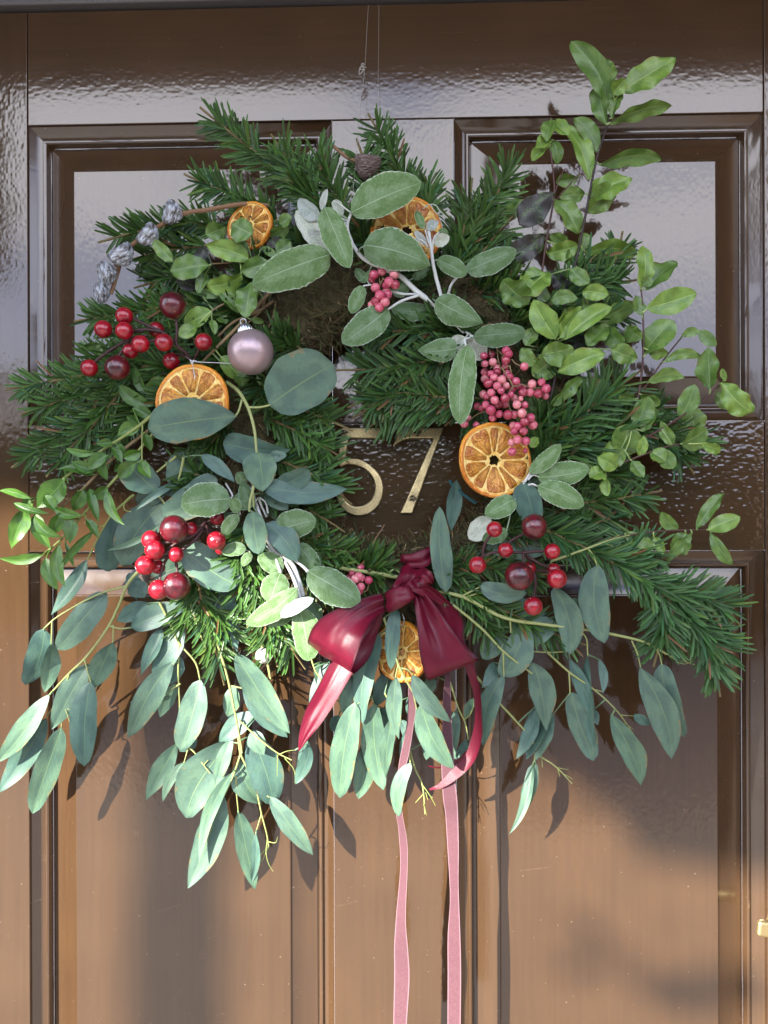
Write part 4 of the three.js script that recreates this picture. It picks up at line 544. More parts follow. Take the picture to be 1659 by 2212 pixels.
// ================================================================ narrow-leaved bright green sprig on the left
{
  const e = sprig('privet_sprig', 'bright green sprig with narrow curled leaves sweeping down to the left', 'R4', 1200, 90, 56);
  stems(e, stemMat.green, [['R4', 1.4, .8, 1210, 85, 67, 1090, 192, 67, 930, 302, 65, 790, 392, 63, 640, 490, 61, 490, 612, 59, 240, 797, 55, 185, 855, 53], ['R4', 1.3, .8, 1180, 268, 61, 1050, 420, 63, 900, 600, 63, 770, 742, 61, 640, 890, 59, 490, 1062, 55, 325, 1205, 51], ['R4', .8, .5, 1100, 192, 67, 1096, 330, 69, 1095, 470, 71], ['R4', 1.1, .6, 1035, 735, 57, 880, 872, 57, 810, 970, 55, 730, 1120, 53, 675, 1235, 51], ['R4', .6, .4, 810, 970, 55, 740, 990, 55, 690, 1030, 55], ['R4', .6, .4, 1010, 745, 59, 960, 800, 61, 960, 850, 61, 1010, 868, 61]]);
  stems(e, stemMat.tan, [['R4', 1.4, 1, 1145, 240, 59, 960, 382, 61, 800, 522, 61, 640, 690, 59, 470, 840, 55]]);
  leaves(e, 'box', 'R4', 66, [[1088, 190, 905, 282, 108], [862, 332, 742, 336, 66, { m: 2 }], [732, 410, 508, 376, 58, { curve: -.10 }], [1092, 400, 952, 455, 88], [1096, 468, 1165, 606, 88, { curve: .1 }], [855, 365, 945, 492, 62, { m: 2 }], [900, 348, 972, 435, 70, { m: 2 }], [1052, 488, 915, 605, 108, { m: 2, z: 70 }], [785, 432, 830, 626, 74, { curve: .12 }], [742, 550, 548, 478, 88, { m: 2 }], [722, 582, 438, 542, 70, { m: 2, curve: .1 }], [832, 430, 672, 535, 105, { m: 2, z: 68 }], [492, 615, 285, 838, 185, { z: [62, 66], fold: .15, m: 1, roll: 5 }], [345, 740, 432, 872, 84, { m: 1 }], [418, 842, 630, 896, 84, { curve: .08, m: 1 }], [242, 765, -10, 705, 58, { m: 1, curve: .06 }], [192, 850, 88, 1152, 138, { z: [58, 62], fold: .2, m: 1, roll: 6 }], [105, 800, 375, 880, 62, { m: 2, curve: .1 }], [265, 900, 475, 1064, 84, { curve: .14 }], [272, 885, 395, 1155, 108, { curve: .08, z: 54 }], [465, 872, 405, 1036, 115, { m: 0 }], [548, 918, 540, 1112, 105, { m: 2 }], [692, 688, 762, 956, 70, { m: 2, curve: .08, z: 68 }], [640, 700, 565, 855, 105, { m: 2 }], [832, 682, 698, 758, 92, { m: 2 }], [828, 708, 962, 972, 76, { curve: .1 }], [668, 928, 755, 1068, 66, { m: 2 }], [330, 1202, -12, 1226, 78, { m: 1, curve: -.08 }], [352, 1222, 445, 1470, 98, { m: 1, curve: .06 }], [455, 1118, 505, 1446, 96, { m: 1, curve: .12 }], [500, 1100, 572, 1292, 36, { m: 2 }], [722, 1015, 445, 1335, 62, { m: 2, curve: .05 }], [492, 640, 502, 756, 50], [230, 770, 180, 830, 70, { m: 2 }], [600, 700, 690, 740, 60, { m: 2, z: 54 }], [950, 500, 880, 560, 70, { m: 2, z: 56 }], [1120, 260, 1160, 400, 66, { m: 2, z: 68 }]]);
  leaves(e, 'box', 'z3', 58, [[512, 605, 668, 692, 60, { curve: .10 }], [582, 525, 648, 660, 40, { curve: .08, m: 2 }], [572, 702, 668, 740, 50, { m: 2 }], [548, 735, 605, 775, 34, { m: 2 }]]);
}
// ================================================================ felted grey-green sprigs
{
  const e = sprig('felted_leaf_sprig', 'silvery felted sprig of large white edged leaves across the wreath top', 'R6', 1250, 1250, 62);
  stems(e, stemMat.felt, [['R6', 1.48, 2.52, 585, 700, 72, 660, 800, 70, 830, 890, 68, 960, 950, 66, 1100, 1080, 64, 1235, 1175, 60, 1270, 1260, 56], ['R6', 1.11, 1.26, 578, 458, 78, 550, 540, 76, 556, 610, 74, 592, 705, 72], ['R6', 1.18, 1.48, 1170, 560, 72, 1190, 700, 74, 1215, 880, 72, 1272, 1105, 66], ['R6', 0.96, 1.18, 858, 1202, 70, 960, 1140, 68, 1100, 1092, 65], ['R6', 0.96, 1.11, 1398, 948, 68, 1350, 1010, 68, 1322, 1090, 64], ['R6', 0.81, 1.04, 1095, 1082, 64, 980, 1082, 66, 885, 1062, 66], ['R6', 0.59, 0.67, 1232, 822, 72, 1205, 840, 72, 1210, 870, 72], ['R6', 0.67, 0.67, 1060, 665, 74, 1120, 670, 76, 1170, 720, 74], ['R6', 0.59, 0.67, 1255, 605, 76, 1215, 650, 76, 1205, 740, 74], ['R6', 0.59, 0.67, 1145, 575, 74, 1160, 640, 74, 1180, 700, 74], ['R6', 0.59, 0.67, 670, 1020, 70, 730, 1012, 68], ['z4', 1.18, 1.33, 345, 375, 62, 300, 330, 62, 215, 245, 62], ['z4', 0.96, 1.04, 355, 435, 70, 350, 405, 68, 385, 395, 66, 350, 370, 62]]);
  leaves(e, 'bra', 'R6', 76, [[576, 458, 1120, 222, 285, { z: [80, 90], roll: -6, fold: .03, curve: -.02, m: 1 }], [672, 705, 1188, 862, 300, { z: [80, 86], roll: 8, cup: -.2, shape: 'ovate', m: 0, curve: -.05 }], [368, 415, 566, 884, 205, { z: [90, 84], roll: 5, m: 1 }], [1238, 818, 1468, 932, 135, { z: [76, 80] }], [862, 1200, 508, 1462, 225, { z: [70, 74], roll: 5, m: 0 }], [672, 1020, 575, 1232, 112, { m: 1, z: 70 }], [705, 985, 612, 885, 76, { m: 0, z: 66 }], [888, 1062, 1025, 1012, 120, { m: 0, z: 60 }], [1195, 1215, 882, 1190, 135, { m: 2, z: 54 }], [1228, 1130, 1595, 1310, 215, { z: [78, 76], m: 0, shape: 'ovate', cup: -.2 }], [1138, 575, 1078, 440, 62, { m: 1 }], [1252, 600, 1325, 612, 50, { m: 1 }], [1050, 965, 1178, 885, 66, { m: 2, z: 60 }], [720, 900, 690, 990, 50, { m: 1, z: 66 }]]);
  leaves(e, 'bra', 'z3', 78, [[1428, 36, 1088, 172, 160, { z: [80, 84], roll: -5, fold: .03, m: 1 }]]);
  leaves(e, 'bra', 'z4', 70, [[355, 108, 572, 18, 98, { z: [72, 68], m: 0 }], [388, 392, 612, 372, 98, { m: 2, z: [76, 72] }], [318, 442, 146, 452, 98, { m: 0, z: [66, 58], shape: 'ovate' }], [360, 430, 330, 772, 112, { z: [78, 74], roll: 4, m: 1, shape: 'oval' }]]);
  leaves(e, 'felt', 'R6', 74, [[412, 785, 150, 440, 175, { z: [76, 70], roll: 10 }], [335, 490, 165, 355, 125, { z: [78, 72] }], [350, 440, 392, 272, 52, { z: [86, 92] }], [440, 360, 505, 485, 76, { z: 72 }], [240, 600, 350, 620, 60, { z: 76 }], [1172, 595, 1212, 508, 80], [1212, 690, 1335, 640, 98], [1158, 705, 1066, 598, 56], [1200, 560, 1250, 520, 40]]);
  leaves(e, 'felt', 'z4', 64, [[352, 395, 300, 450, 70], [370, 395, 432, 490, 84]]);
}
{
  const e = sprig('felted_leaf_sprig', 'silvery felted sprig of white edged leaves left of the burgundy bow', 'z5', 1300, 440, 62);
  stems(e, stemMat.felt, [['z5', 1.18, 1.92, 1085, -20, 62, 1120, 90, 64, 1180, 250, 66, 1260, 310, 68, 1290, 380, 70, 1310, 450, 70], ['z5', 0.89, 1.18, 1155, 235, 66, 1190, 290, 70, 1212, 350, 72], ['z5', 0.89, 1.33, 1270, 295, 68, 1310, 325, 72, 1332, 348, 74], ['z5', 1.18, 1.63, 1230, 300, 68, 1270, 380, 74, 1300, 470, 74], ['z5', 1.04, 1.48, 1250, 300, 66, 1290, 400, 72, 1280, 490, 74], ['R8', 0.67, 0.74, 635, 570, 74, 655, 545, 68, 600, 440, 64], ['R8', 0.52, 0.59, 700, 690, 72, 705, 640, 68, 720, 700, 66], ['R8', 0.52, 0.59, 755, 990, 68, 800, 1010, 66], ['R8', 0.96, 0.89, 870, 560, 66, 900, 640, 62, 940, 720, 60], ['R8', 0.74, 0.74, 880, 560, 68, 930, 600, 66, 950, 690, 64]]);
  leaves(e, 'bra', 'R8', 72, [[636, 572, 226, 622, 280, { z: [78, 84], roll: 4, m: 0, fold: .02 }], [700, 690, 645, 568, 94, { m: 1, z: 78 }], [702, 702, 576, 876, 108, { m: 0, z: 78 }], [768, 985, 566, 1018, 112, { m: 0, z: 72 }], [804, 1020, 738, 1130, 78, { m: 1 }], [765, 445, 695, 352, 98, { m: 0, z: 70 }], [825, 640, 738, 432, 118, { m: 2, z: 70 }], [832, 605, 662, 560, 145, { m: 0, z: 70 }], [1015, 838, 1350, 745, 235, { z: [70, 74], m: 0, roll: 6 }], [1195, 945, 1382, 1160, 160, { m: 0, z: 64 }], [640, 690, 590, 740, 70, { m: 0, z: 64 }], [1310, 455, 1118, 632, 110, { m: 1, z: 58 }], [960, 700, 1080, 640, 140, { m: 2, z: 52 }], [600, 760, 550, 800, 60, { m: 0, z: 60 }]]);
  leaves(e, 'bra', 'z5', 74, [[1330, 344, 1558, 474, 142, { z: [78, 84], roll: 6, m: 0, fold: .03 }], [1212, 350, 1166, 482, 118, { m: 1, z: 76 }], [1216, 352, 1115, 278, 86, { m: 1, z: 70 }], [1285, 418, 1062, 574, 92, { m: 1, z: 80, curve: -.05 }], [1292, 498, 1332, 732, 118, { m: 1, z: [74, 70], roll: 5 }], [1148, 578, 1288, 478, 78, { m: 1, z: 68 }], [1310, 480, 1388, 562, 78, { m: 2, z: 62 }], [1200, 580, 1240, 480, 60, { m: 1, z: 60 }]]);
  leaves(e, 'felt', 'z5', 80, [[1355, 462, 1208, 538, 56, { z: 84 }]]);
}
{
  const e = sprig('felted_leaf_sprig', 'silvery felted sprig beside the orange slice below the pink berries', 'R3', 890, 1730, 64);
  stems(e, stemMat.felt, [['R3', 1.04, 1.63, 1085, 1450, 76, 1030, 1540, 74, 960, 1630, 70, 880, 1750, 64], ['R3', 0.74, 0.89, 1160, 1490, 76, 1110, 1480, 76, 1060, 1530, 75], ['R3', 0.74, 0.89, 1170, 1610, 76, 1110, 1580, 76, 1050, 1590, 73], ['R3', 0.74, 0.74, 920, 1740, 70, 905, 1720, 68]]);
  leaves(e, 'bra', 'R3', 76, [[1070, 1455, 1412, 1145, 172, { z: [78, 88], m: 1, roll: 4 }], [1112, 1482, 1405, 1280, 120, { z: [72, 78], m: 1 }], [922, 1738, 594, 1912, 225, { z: [72, 76], m: 1, roll: 4 }], [1090, 1540, 1258, 1575, 96, { m: 2, z: 64 }], [1095, 1622, 1185, 1758, 110, { m: 2, z: 62 }]]);
  leaves(e, 'bra', 'z4', 76, [[664, 1000, 888, 962, 106, { z: [78, 82], m: 1, roll: 4 }], [664, 1036, 864, 1122, 102, { z: [78, 82], m: 1, roll: 4 }]]);
  leaves(e, 'felt', 'z6', 66, [[462, 118, 366, 205, 92, { z: [66, 60] }]]);
  leaves(e, 'bra', 'z6', 66, [[532, 172, 424, 208, 66, { m: 1, z: 68 }]]);
}
// ================================================================ berries
const berryTex = (a, b, speck) => tex(256, 128, (u, v) => { const n = vnoise(u * 10, v * 6, 10, 256, 3) * .6 + vnoise(u * 40, v * 20, 40, 256, 5) * .4; let c = hexMix(a, b, sstep(.3, .75, n)); if (vnoise(u * 26, v * 13, 26, 256, 9) > .95) c = hexMix(c, speck, .85); return c; });
const redMat = std({ map: berryTex([158, 16, 34], [120, 10, 28], [232, 190, 160]), roughness: .28, clearcoat: .5, clearcoatRoughness: .2 });
const wineMat = std({ map: berryTex([92, 14, 26], [56, 12, 20], [190, 110, 90]), roughness: .3, clearcoat: .6, clearcoatRoughness: .18 });
const wireMat = std({ color: lin(.045, .014, .014), roughness: .6 });
function ballGeo(r, seed, bump = .02) {
  const g = mergeVertices(new THREE.SphereGeometry(r, 28, 20)), p = g.attributes.position, v = new THREE.Vector3();
  for (let i = 0; i < p.count; i++) { v.fromBufferAttribute(p, i); const k = 1 + bump * noise3(v.x / r * 1.6 + seed, v.y / r * 1.6 + seed * 2, v.z / r * 1.6); p.setXYZ(i, v.x * k, v.y * k, v.z * k); }
  g.computeVertexNormals(); return g.rotateX(seed * 1.7).rotateY(seed * 2.3).rotateZ(seed);
}
function berryPick(label, w, hub, smallR, balls, wires) {
  const t = thing('berry_pick', label, 'berry pick', Q(w, ...hub), 'red berry picks in the wreath');
  for (const [x, y, z, k, big] of balls) { const c = Q(w, x, y, z), d = (EYE.z - c.z) / EYE.z; part(t, 'berry', ballGeo((k || smallR) * rr(.93, 1.06) * W[w][2] * MPP * d, x * .013 + y * .007).translate(c.x, c.y, c.z), big ? wineMat : redMat); }
  part(t, 'wire_stem', mergeGeometries(wires.map((c) => { const p = []; for (let i = 0; i < c.length; i += 3) p.push(Q(w, c[i], c[i + 1], c[i + 2])); return tube(p, .0013, .0011, 0, 7, .35); })), wireMat);
}
berryPick('red berry pick on the upper left above an orange slice', 'z3', [830, 500, 64], 38.5, [[446, 360, 72], [537, 303, 72], [538, 367, 78], [608, 424, 80], [563, 455, 68, 36], [708, 418, 80], [880, 415, 74], [386, 528, 70], [676, 362, 62, 36], [740, 498, 60, 36], [746, 256, 78, 55, 1], [507, 527, 76, 54, 1]],
  [[832, 502, 62, 800, 460, 68, 762, 425, 72, 765, 370, 74, 760, 300, 74], [765, 425, 72, 700, 372, 70, 640, 345, 70, 575, 315, 70], [700, 372, 70, 640, 362, 70, 560, 368, 72], [640, 385, 70, 560, 405, 70, 480, 450, 68, 412, 498, 68], [560, 405, 70, 510, 480, 72], [620, 370, 70, 480, 375, 70], [832, 500, 62, 850, 470, 68, 862, 440, 72], [830, 500, 60, 780, 470, 60, 745, 490, 58], [690, 400, 72, 630, 420, 74], [570, 405, 70, 575, 440, 70]]);
berryPick('bright sunlit red berry pick on the lower left under silvery leaves', 'z5', [890, 135, 62], 41, [[653, 208, 76], [668, 252, 82], [627, 319, 78], [686, 424, 78, 43], [760, 273, 76, 33], [934, 212, 78, 39], [683, 326, 66, 30], [940, 113, 64, 33], [825, 160, 68, 28], [955, 246, 64, 30], [752, 162, 84, 59, 1], [762, 408, 76, 58, 1]],
  [[895, 125, 60, 840, 185, 68, 780, 212, 72, 700, 222, 74], [890, 140, 60, 850, 200, 68, 790, 250, 72, 735, 275, 72, 705, 320, 72, 690, 382, 74], [740, 275, 72, 760, 310, 70, 768, 352, 70], [735, 275, 72, 690, 292, 72], [850, 150, 66, 805, 160, 74], [900, 130, 60, 920, 120, 62], [890, 140, 60, 905, 190, 70], [790, 205, 72, 745, 235, 74, 710, 265, 72], [900, 150, 60, 940, 225, 62]]);
berryPick('red berry pick on the lower right of the bow', 'z6', [645, 325, 60], 34, [[477, 163, 84], [525, 253, 80], [404, 317, 82, 36], [727, 258, 80, 36], [733, 338, 68, 31], [747, 376, 82, 43], [645, 495, 78, 43], [630, 328, 62, 26], [649, 151, 82, 58, 1], [583, 365, 84, 63, 1]],
  [[650, 345, 60, 620, 285, 70, 600, 265, 74, 555, 262, 76], [600, 268, 74, 605, 320, 76], [555, 262, 76, 480, 262, 76, 430, 275, 76, 435, 230, 78, 460, 190, 82], [430, 275, 76, 410, 300, 80], [600, 265, 74, 650, 258, 74, 700, 256, 78], [530, 230, 74, 560, 205, 74, 610, 180, 76], [620, 280, 70, 670, 310, 72, 715, 330, 70], [655, 340, 64, 690, 342, 70, 720, 350, 76], [650, 340, 62, 655, 400, 68, 645, 465, 74], [640, 325, 62, 622, 285, 70]]);
const pinkMats = [[184, 74, 98], [196, 96, 112], [168, 56, 84], [206, 124, 128], [150, 46, 66]].map((c) => std({ map: tex(64, 64, (u, v) => { const n = vnoise(u * 6, v * 6, 6, 64, 2); return hexMix(c, hexMix(c, [236, 190, 178], .5), sstep(.45, .95, n)); }), roughness: .38, clearcoat: .25, clearcoatRoughness: .3 }));
const pinkDent = std({ color: lin(.12, .03, .03), roughness: .7 });
function pepper(label, w, R, base, list, z0, twigs) {
  const t = thing('pink_berry_cluster', label, 'berry cluster', Q(w, ...base), 'pink peppercorn clusters');
  const proto = {}; let i = 0;
  for (const [x, y, dz = 0, k = 1] of list) {
    i++; const c = Q(w, x, y, z0 + dz), d = (EYE.z - c.z) / EYE.z, r = R * k * W[w][2] * MPP * d;
    const b = part(t, 'berry', ballGeo(r, i * 1.31, .035).translate(c.x, c.y, c.z), pinkMats[(i * 7) % 5]);
    if (i % 3 !== 1) { const a = new THREE.Vector3(Math.sin(i * 2.1) * .55, Math.cos(i * 1.3) * .55, 1).normalize(); part(b, 'dimple', new THREE.SphereGeometry(r * .11, 8, 6).translate(c.x + a.x * r * .96, c.y + a.y * r * .96, c.z + a.z * r * .96), pinkDent); }
  }
  part(t, 'stalk', mergeGeometries(twigs.map((c) => { const p = []; for (let j = 0; j < c.length; j += 3) p.push(Q(w, c[j], c[j + 1], c[j + 2])); return tube(p, .0006, .0004, 0, 5, .3); })), stemMat.tan);
}
pepper('large cluster of pink berries hanging over an orange slice on the right', 'R3', 47, [720, 100, 62],
  [[582, 195, -2, .9], [660, 178, -6, .9], [592, 282, 0, .85], [678, 262, 2, .95], [822, 140, 2], [848, 172, 6, 1], [820, 240, 8, 1], [590, 370, -8, .9], [725, 330, 0, .9], [810, 315, 0, .8], [655, 388, 8, .85], [722, 368, 4, .95], [692, 428, 10, .9], [775, 450, 12, 1.02], [832, 390, 4, .95], [858, 418, 8, .9], [630, 490, 10, 1.1], [725, 518, 14, .95], [820, 515, 10, .9], [925, 472, 8, 1.05], [768, 570, 16, .85], [885, 560, 6, .9], [660, 592, 12, .95], [575, 608, 2, .95], [612, 635, 4, .85], [872, 612, 14, .75], [810, 652, 16, 1.05], [698, 672, 14, .98], [912, 650, 8, .85], [945, 520, 4, .9], [1018, 545, 4, .85], [1002, 590, 12, 1.02], [1082, 590, 10, .95], [1102, 498, 10, 1.0], [1205, 478, 12, .9], [1255, 548, 14, 1.08], [1168, 602, 12, 1.05], [1248, 628, 4, .8], [980, 655, 16, .6], [602, 722, 8, .95], [655, 778, 14, 1.15], [740, 720, 6, .95], [812, 720, 4, .85], [938, 720, 16, 1.0], [1020, 725, 12, .9], [745, 822, 10, .9], [842, 830, 16, 1.1], [915, 830, 10, .9], [992, 812, 16, 1.08], [675, 862, 6, .9], [1085, 862, 12, 1.05], [1018, 908, 16, 1.02], [1110, 940, 8, 1.1], [900, 945, 8, .9], [945, 952, 14, .95], [912, 1010, 12, .95], [1012, 1008, 16, .98], [943, 1102, 18, 1.0], [880, 1132, 14, .9], [1035, 1115, 16, 1.0], [884, 1228, 18, 1.0], [1028, 1218, 14, .6], [372, 928, 0, .95], [412, 862, -4, .7], [500, 940, -2, .8], [510, 738, -4, .85], [555, 760, -2, .8], [1018, 308, 12, .95], [590, 440, -8, .9]], 66,
  [[720, 60, 60, 740, 250, 64, 780, 330, 72, 860, 300, 76], [780, 330, 72, 870, 470, 78, 900, 520, 78, 990, 500, 76], [880, 230, 72, 930, 280, 76, 985, 305, 78], [900, 520, 78, 850, 600, 78, 870, 780, 76, 920, 790, 76], [990, 500, 76, 1100, 540, 76, 1200, 540, 76], [640, 120, 62, 660, 180, 64], [860, 300, 76, 880, 380, 76], [740, 250, 64, 650, 330, 70], [920, 790, 76, 980, 900, 76, 960, 1060, 78, 1000, 1160, 78], [420, 900, 60, 500, 830, 62, 600, 790, 66], [720, 120, 62, 780, 180, 68], [800, 180, 70, 770, 215, 72]]);
pepper('small cluster of pink berries hanging beneath the felted leaves at the top', 'R6', 36, [820, 900, 66], [[750, 935, 4], [735, 975, 0, .8], [812, 908, 2], [908, 935, 4], [868, 990, 8, 1.05], [845, 1018, 4, .9], [915, 1012, 6], [764, 1035, 6], [850, 1058, 2, .9], [797, 1092, 10, 1.05], [856, 1088, 4], [765, 1140, 8], [838, 1146, 10], [736, 1168, 4, .9], [795, 1186, 8]], 66, [[810, 880, 62, 820, 960, 66, 795, 1030, 70, 800, 1080, 70], [820, 960, 66, 860, 1000, 70], [790, 930, 64, 800, 1010, 68]]);
pepper('small dusky pink berry cluster left of the bow knot', 'R1', 29, [570, 340, 58], [[605, 325, -2], [545, 370, 0, .9], [592, 388, 4], [566, 410, 6, 1.1], [612, 402, 2], [664, 418, 6], [525, 405, -2], [608, 466, 6, 1.05], [540, 432, 0, .9], [596, 498, 2, .9], [664, 358, -4, .8], [570, 465, 0, .8]], 62, [[570, 335, 62, 580, 380, 66], [605, 440, 62, 625, 500, 64, 650, 490, 64, 665, 450, 66], [590, 400, 62, 600, 450, 64]]);
// ================================================================ dried orange slices
const rindMat = std({ map: tex(256, 64, (u, v) => { const n = vnoise(u * 50, v * 12, 50, 12, 2), m = vnoise(u * 9, v * 3, 9, 3, 5); return hexMix(hexMix([222, 148, 36], [176, 96, 20], m), [236, 176, 76], sstep(.6, .9, n)); }), bumpMap: tex(256, 64, (u, v) => vnoise(u * 60, v * 14, 60, 14, 2), false), bumpScale: .0005, roughness: .5 });
const pithMat = std({ map: tex(256, 256, (u, v) => { const n = vnoise(u * 20, v * 20, 20, 20, 2) * .6 + vnoise(u * 60, v * 60, 60, 60, 4) * .4; return hexMix([232, 204, 128], [214, 168, 76], sstep(.35, .8, n)); }), bumpMap: tex(128, 128, (u, v) => vnoise(u * 40, v * 40, 40, 40, 6), false), bumpScale: .0006, roughness: .7 });
const pulp = [0, 1].map((k) => {
  const fib = (u, v) => { const w = .35 * vnoise(u * 6, v * 6, 6, 6, 7 + k); return vnoise((u + w) * 46, v * 9, 1024, 1024, 3 + k) * .6 + vnoise(u * 70, v * 30, 70, 30, 4) * .4; };
  return std({ map: tex(256, 256, (u, v) => { const n = fib(u, v), m = sstep(.2, .8, vnoise(u * 4, v * 4, 4, 4, 2 + k)); return hexMix(hexMix([172, 100, 20], [204, 140, 44], m), n > .5 ? [230, 186, 96] : [128, 62, 12], Math.abs(n - .5) * 1.9); }), bumpMap: tex(256, 256, (u, v) => fib(u, v), false), bumpScale: .0014, roughness: .38, clearcoat: .25, clearcoatRoughness: .3 });
});
function orange(label, w, x, y, z, rpx, tilt, n, seed, squash = 1) {
  const c = Q(w, x, y, z), d = (EYE.z - c.z) / EYE.z, R = rpx * W[w][2] * MPP * d, r = mulberry(seed);
  const t = thing('orange_slice', label, 'orange slice', c, 'dried orange slices in the wreath'); t.rotation.set(tilt[0], tilt[1], tilt[2]); t.scale.set(squash, 1, 1);
  const H = .0042, warp = (px, py) => .0055 * noise3(px / R * 1.1 + seed, py / R * 1.1, seed);
  const wob = (a) => 1 + .05 * noise3(Math.cos(a) * 1.5 + seed, Math.sin(a) * 1.5, seed * 1.3);
  const pol = (a, q, h) => { const k = R * q * wob(a), X = Math.cos(a) * k, Y = Math.sin(a) * k; return new THREE.Vector3(X, Y, h + warp(X, Y)); };
  const prof = [[.90, .5], [.955, .62], [.99, .42], [1.0, 0], [.99, -.42], [.955, -.6], [.90, -.5]];
  localPart(t, 'rind', gridGeo(72, 6, (u, v) => { const [q, h] = prof[Math.round(v * 6)]; return pol(u * 6.2832, q, h * H); }, (u, v) => [u, v]), rindMat);
  localPart(t, 'pith', mergeGeometries([gridGeo(72, 14, (u, v) => { const a = u * 6.2832, q = lerp(.13 + .05 * noise3(Math.cos(a) * 4, Math.sin(a) * 4, seed), .965, v); return pol(a, q, H * (.36 - .2 * (1 - v) + .12 * noise3(Math.cos(a) * q * 8, Math.sin(a) * q * 8, seed))); }, (u, v) => [.5 + Math.cos(u * 6.2832) * v * .5, .5 + Math.sin(u * 6.2832) * v * .5]), gridGeo(72, 3, (u, v) => pol(u * 6.2832, lerp(.16, .965, v), -H * .4), (u, v) => [.5 + Math.cos(u * 6.2832) * v * .5, .5 + Math.sin(u * 6.2832) * v * .5]), gridGeo(72, 2, (u, v) => pol(u * 6.2832, .15, lerp(-H * .4, H * .2, v)))]), pithMat);
  const off = r() * 6.28, cut = []; for (let i = 0; i < n; i++) cut.push(off + (i + (r() - .5) * .5) / n * 6.2832); cut.push(cut[0] + 6.2832);
  for (let i = 0; i < n; i++) {
    const a0 = cut[i], a1 = cut[i + 1], aw = a1 - a0, q0 = .17 + .09 * r(), q1 = .86 + .045 * r(), s = r() * 9;
    localPart(t, 'segment', gridGeo(12, 10, (u, v) => {                      // rounded wedge, bulging and fibrous
      const q = lerp(q0, q1, u), pin = .028 / q, e = Math.pow(Math.abs(v - .5) * 2, 3), corner = 1 - .35 * Math.pow(u, 10) - .2 * Math.pow(1 - u, 5);
      const a = a0 + aw / 2 + (v - .5) * (aw - pin) * corner, edge = Math.max(e, Math.pow(u, 14), Math.pow(1 - u, 9));
      return pol(a, q, H * lerp(.62 + .28 * noise3(Math.cos(a) * q * 7 + s, Math.sin(a) * q * 7, s), .22, edge));
    }, (u, v) => [s + v * .5, u * .6]), pulp[i % 2]);
  }
  return t;
}
orange('dried orange slice tucked behind a eucalyptus leaf on the left', 'z3', 837, 676, 74, 166, [.05, -.12, 0], 10, 4);
orange('dried orange slice right of the number seven under pink berries', 'R3', 700, 1322, 70, 418, [0, .28, 0], 10, 9, .98);
orange('dried orange slice behind the large felted leaves at the top', 'R6', 1000, 610, 62, 275, [-.1, .1, 0], 9, 14);
orange('small dried orange slice at the upper left by the seed pods', 'R5', 1340, 325, 58, 190, [-.1, -.2, 0], 9, 21);
orange('dried orange slice in shadow behind the bow', 'R1', 905, 935, 56, 222, [0, -.62, .1], 9, 33);
// ================================================================ bauble
{
  const c = Q('z3', 1083, 458, 84), R = 98.5 * .5 * MPP * .88, top = c.clone().add(new THREE.Vector3(-R * .21, R * .99, 0));
  const t = thing('bauble', 'pearly mauve glass bauble with silver cap on the upper left', 'bauble', c);
  part(t, 'ball', new THREE.SphereGeometry(R, 64, 48).translate(c.x, c.y, c.z), std({ color: lin(.40, .30, .31), metalness: .55, roughness: .34, bumpMap: tex(256, 128, (u, v) => vnoise(u * 90, v * 45, 90, 64, 3), false), bumpScale: .00006 }));
  const silver = std({ color: lin(.62, .64, .66), metalness: .95, roughness: .22 });
  const cap = gridGeo(72, 8, (u, v) => { const a = u * 6.2832, k = v, rad = lerp(.34, .20, Math.pow(k, 1.6)) * R * (1 + .07 * Math.cos(a * 18) * (1 - k)), y = R * (.0 + k * .30) - (k === 0 ? 0 : 0); return new THREE.Vector3(Math.cos(a) * rad, y, Math.sin(a) * rad); });
  const lid = new THREE.CircleGeometry(.2 * R, 30).rotateX(-Math.PI / 2).translate(0, R * .3, 0);
  const place = (g) => g.translate(0, R * .93, 0).rotateZ(.21).rotateX(.18).translate(c.x, c.y, c.z);
  part(t, 'cap', place(mergeGeometries([cap, lid])), silver);
  part(t, 'hanger', place(new THREE.TorusGeometry(R * .13, R * .022, 8, 24).translate(0, R * .38, 0)), silver);
}
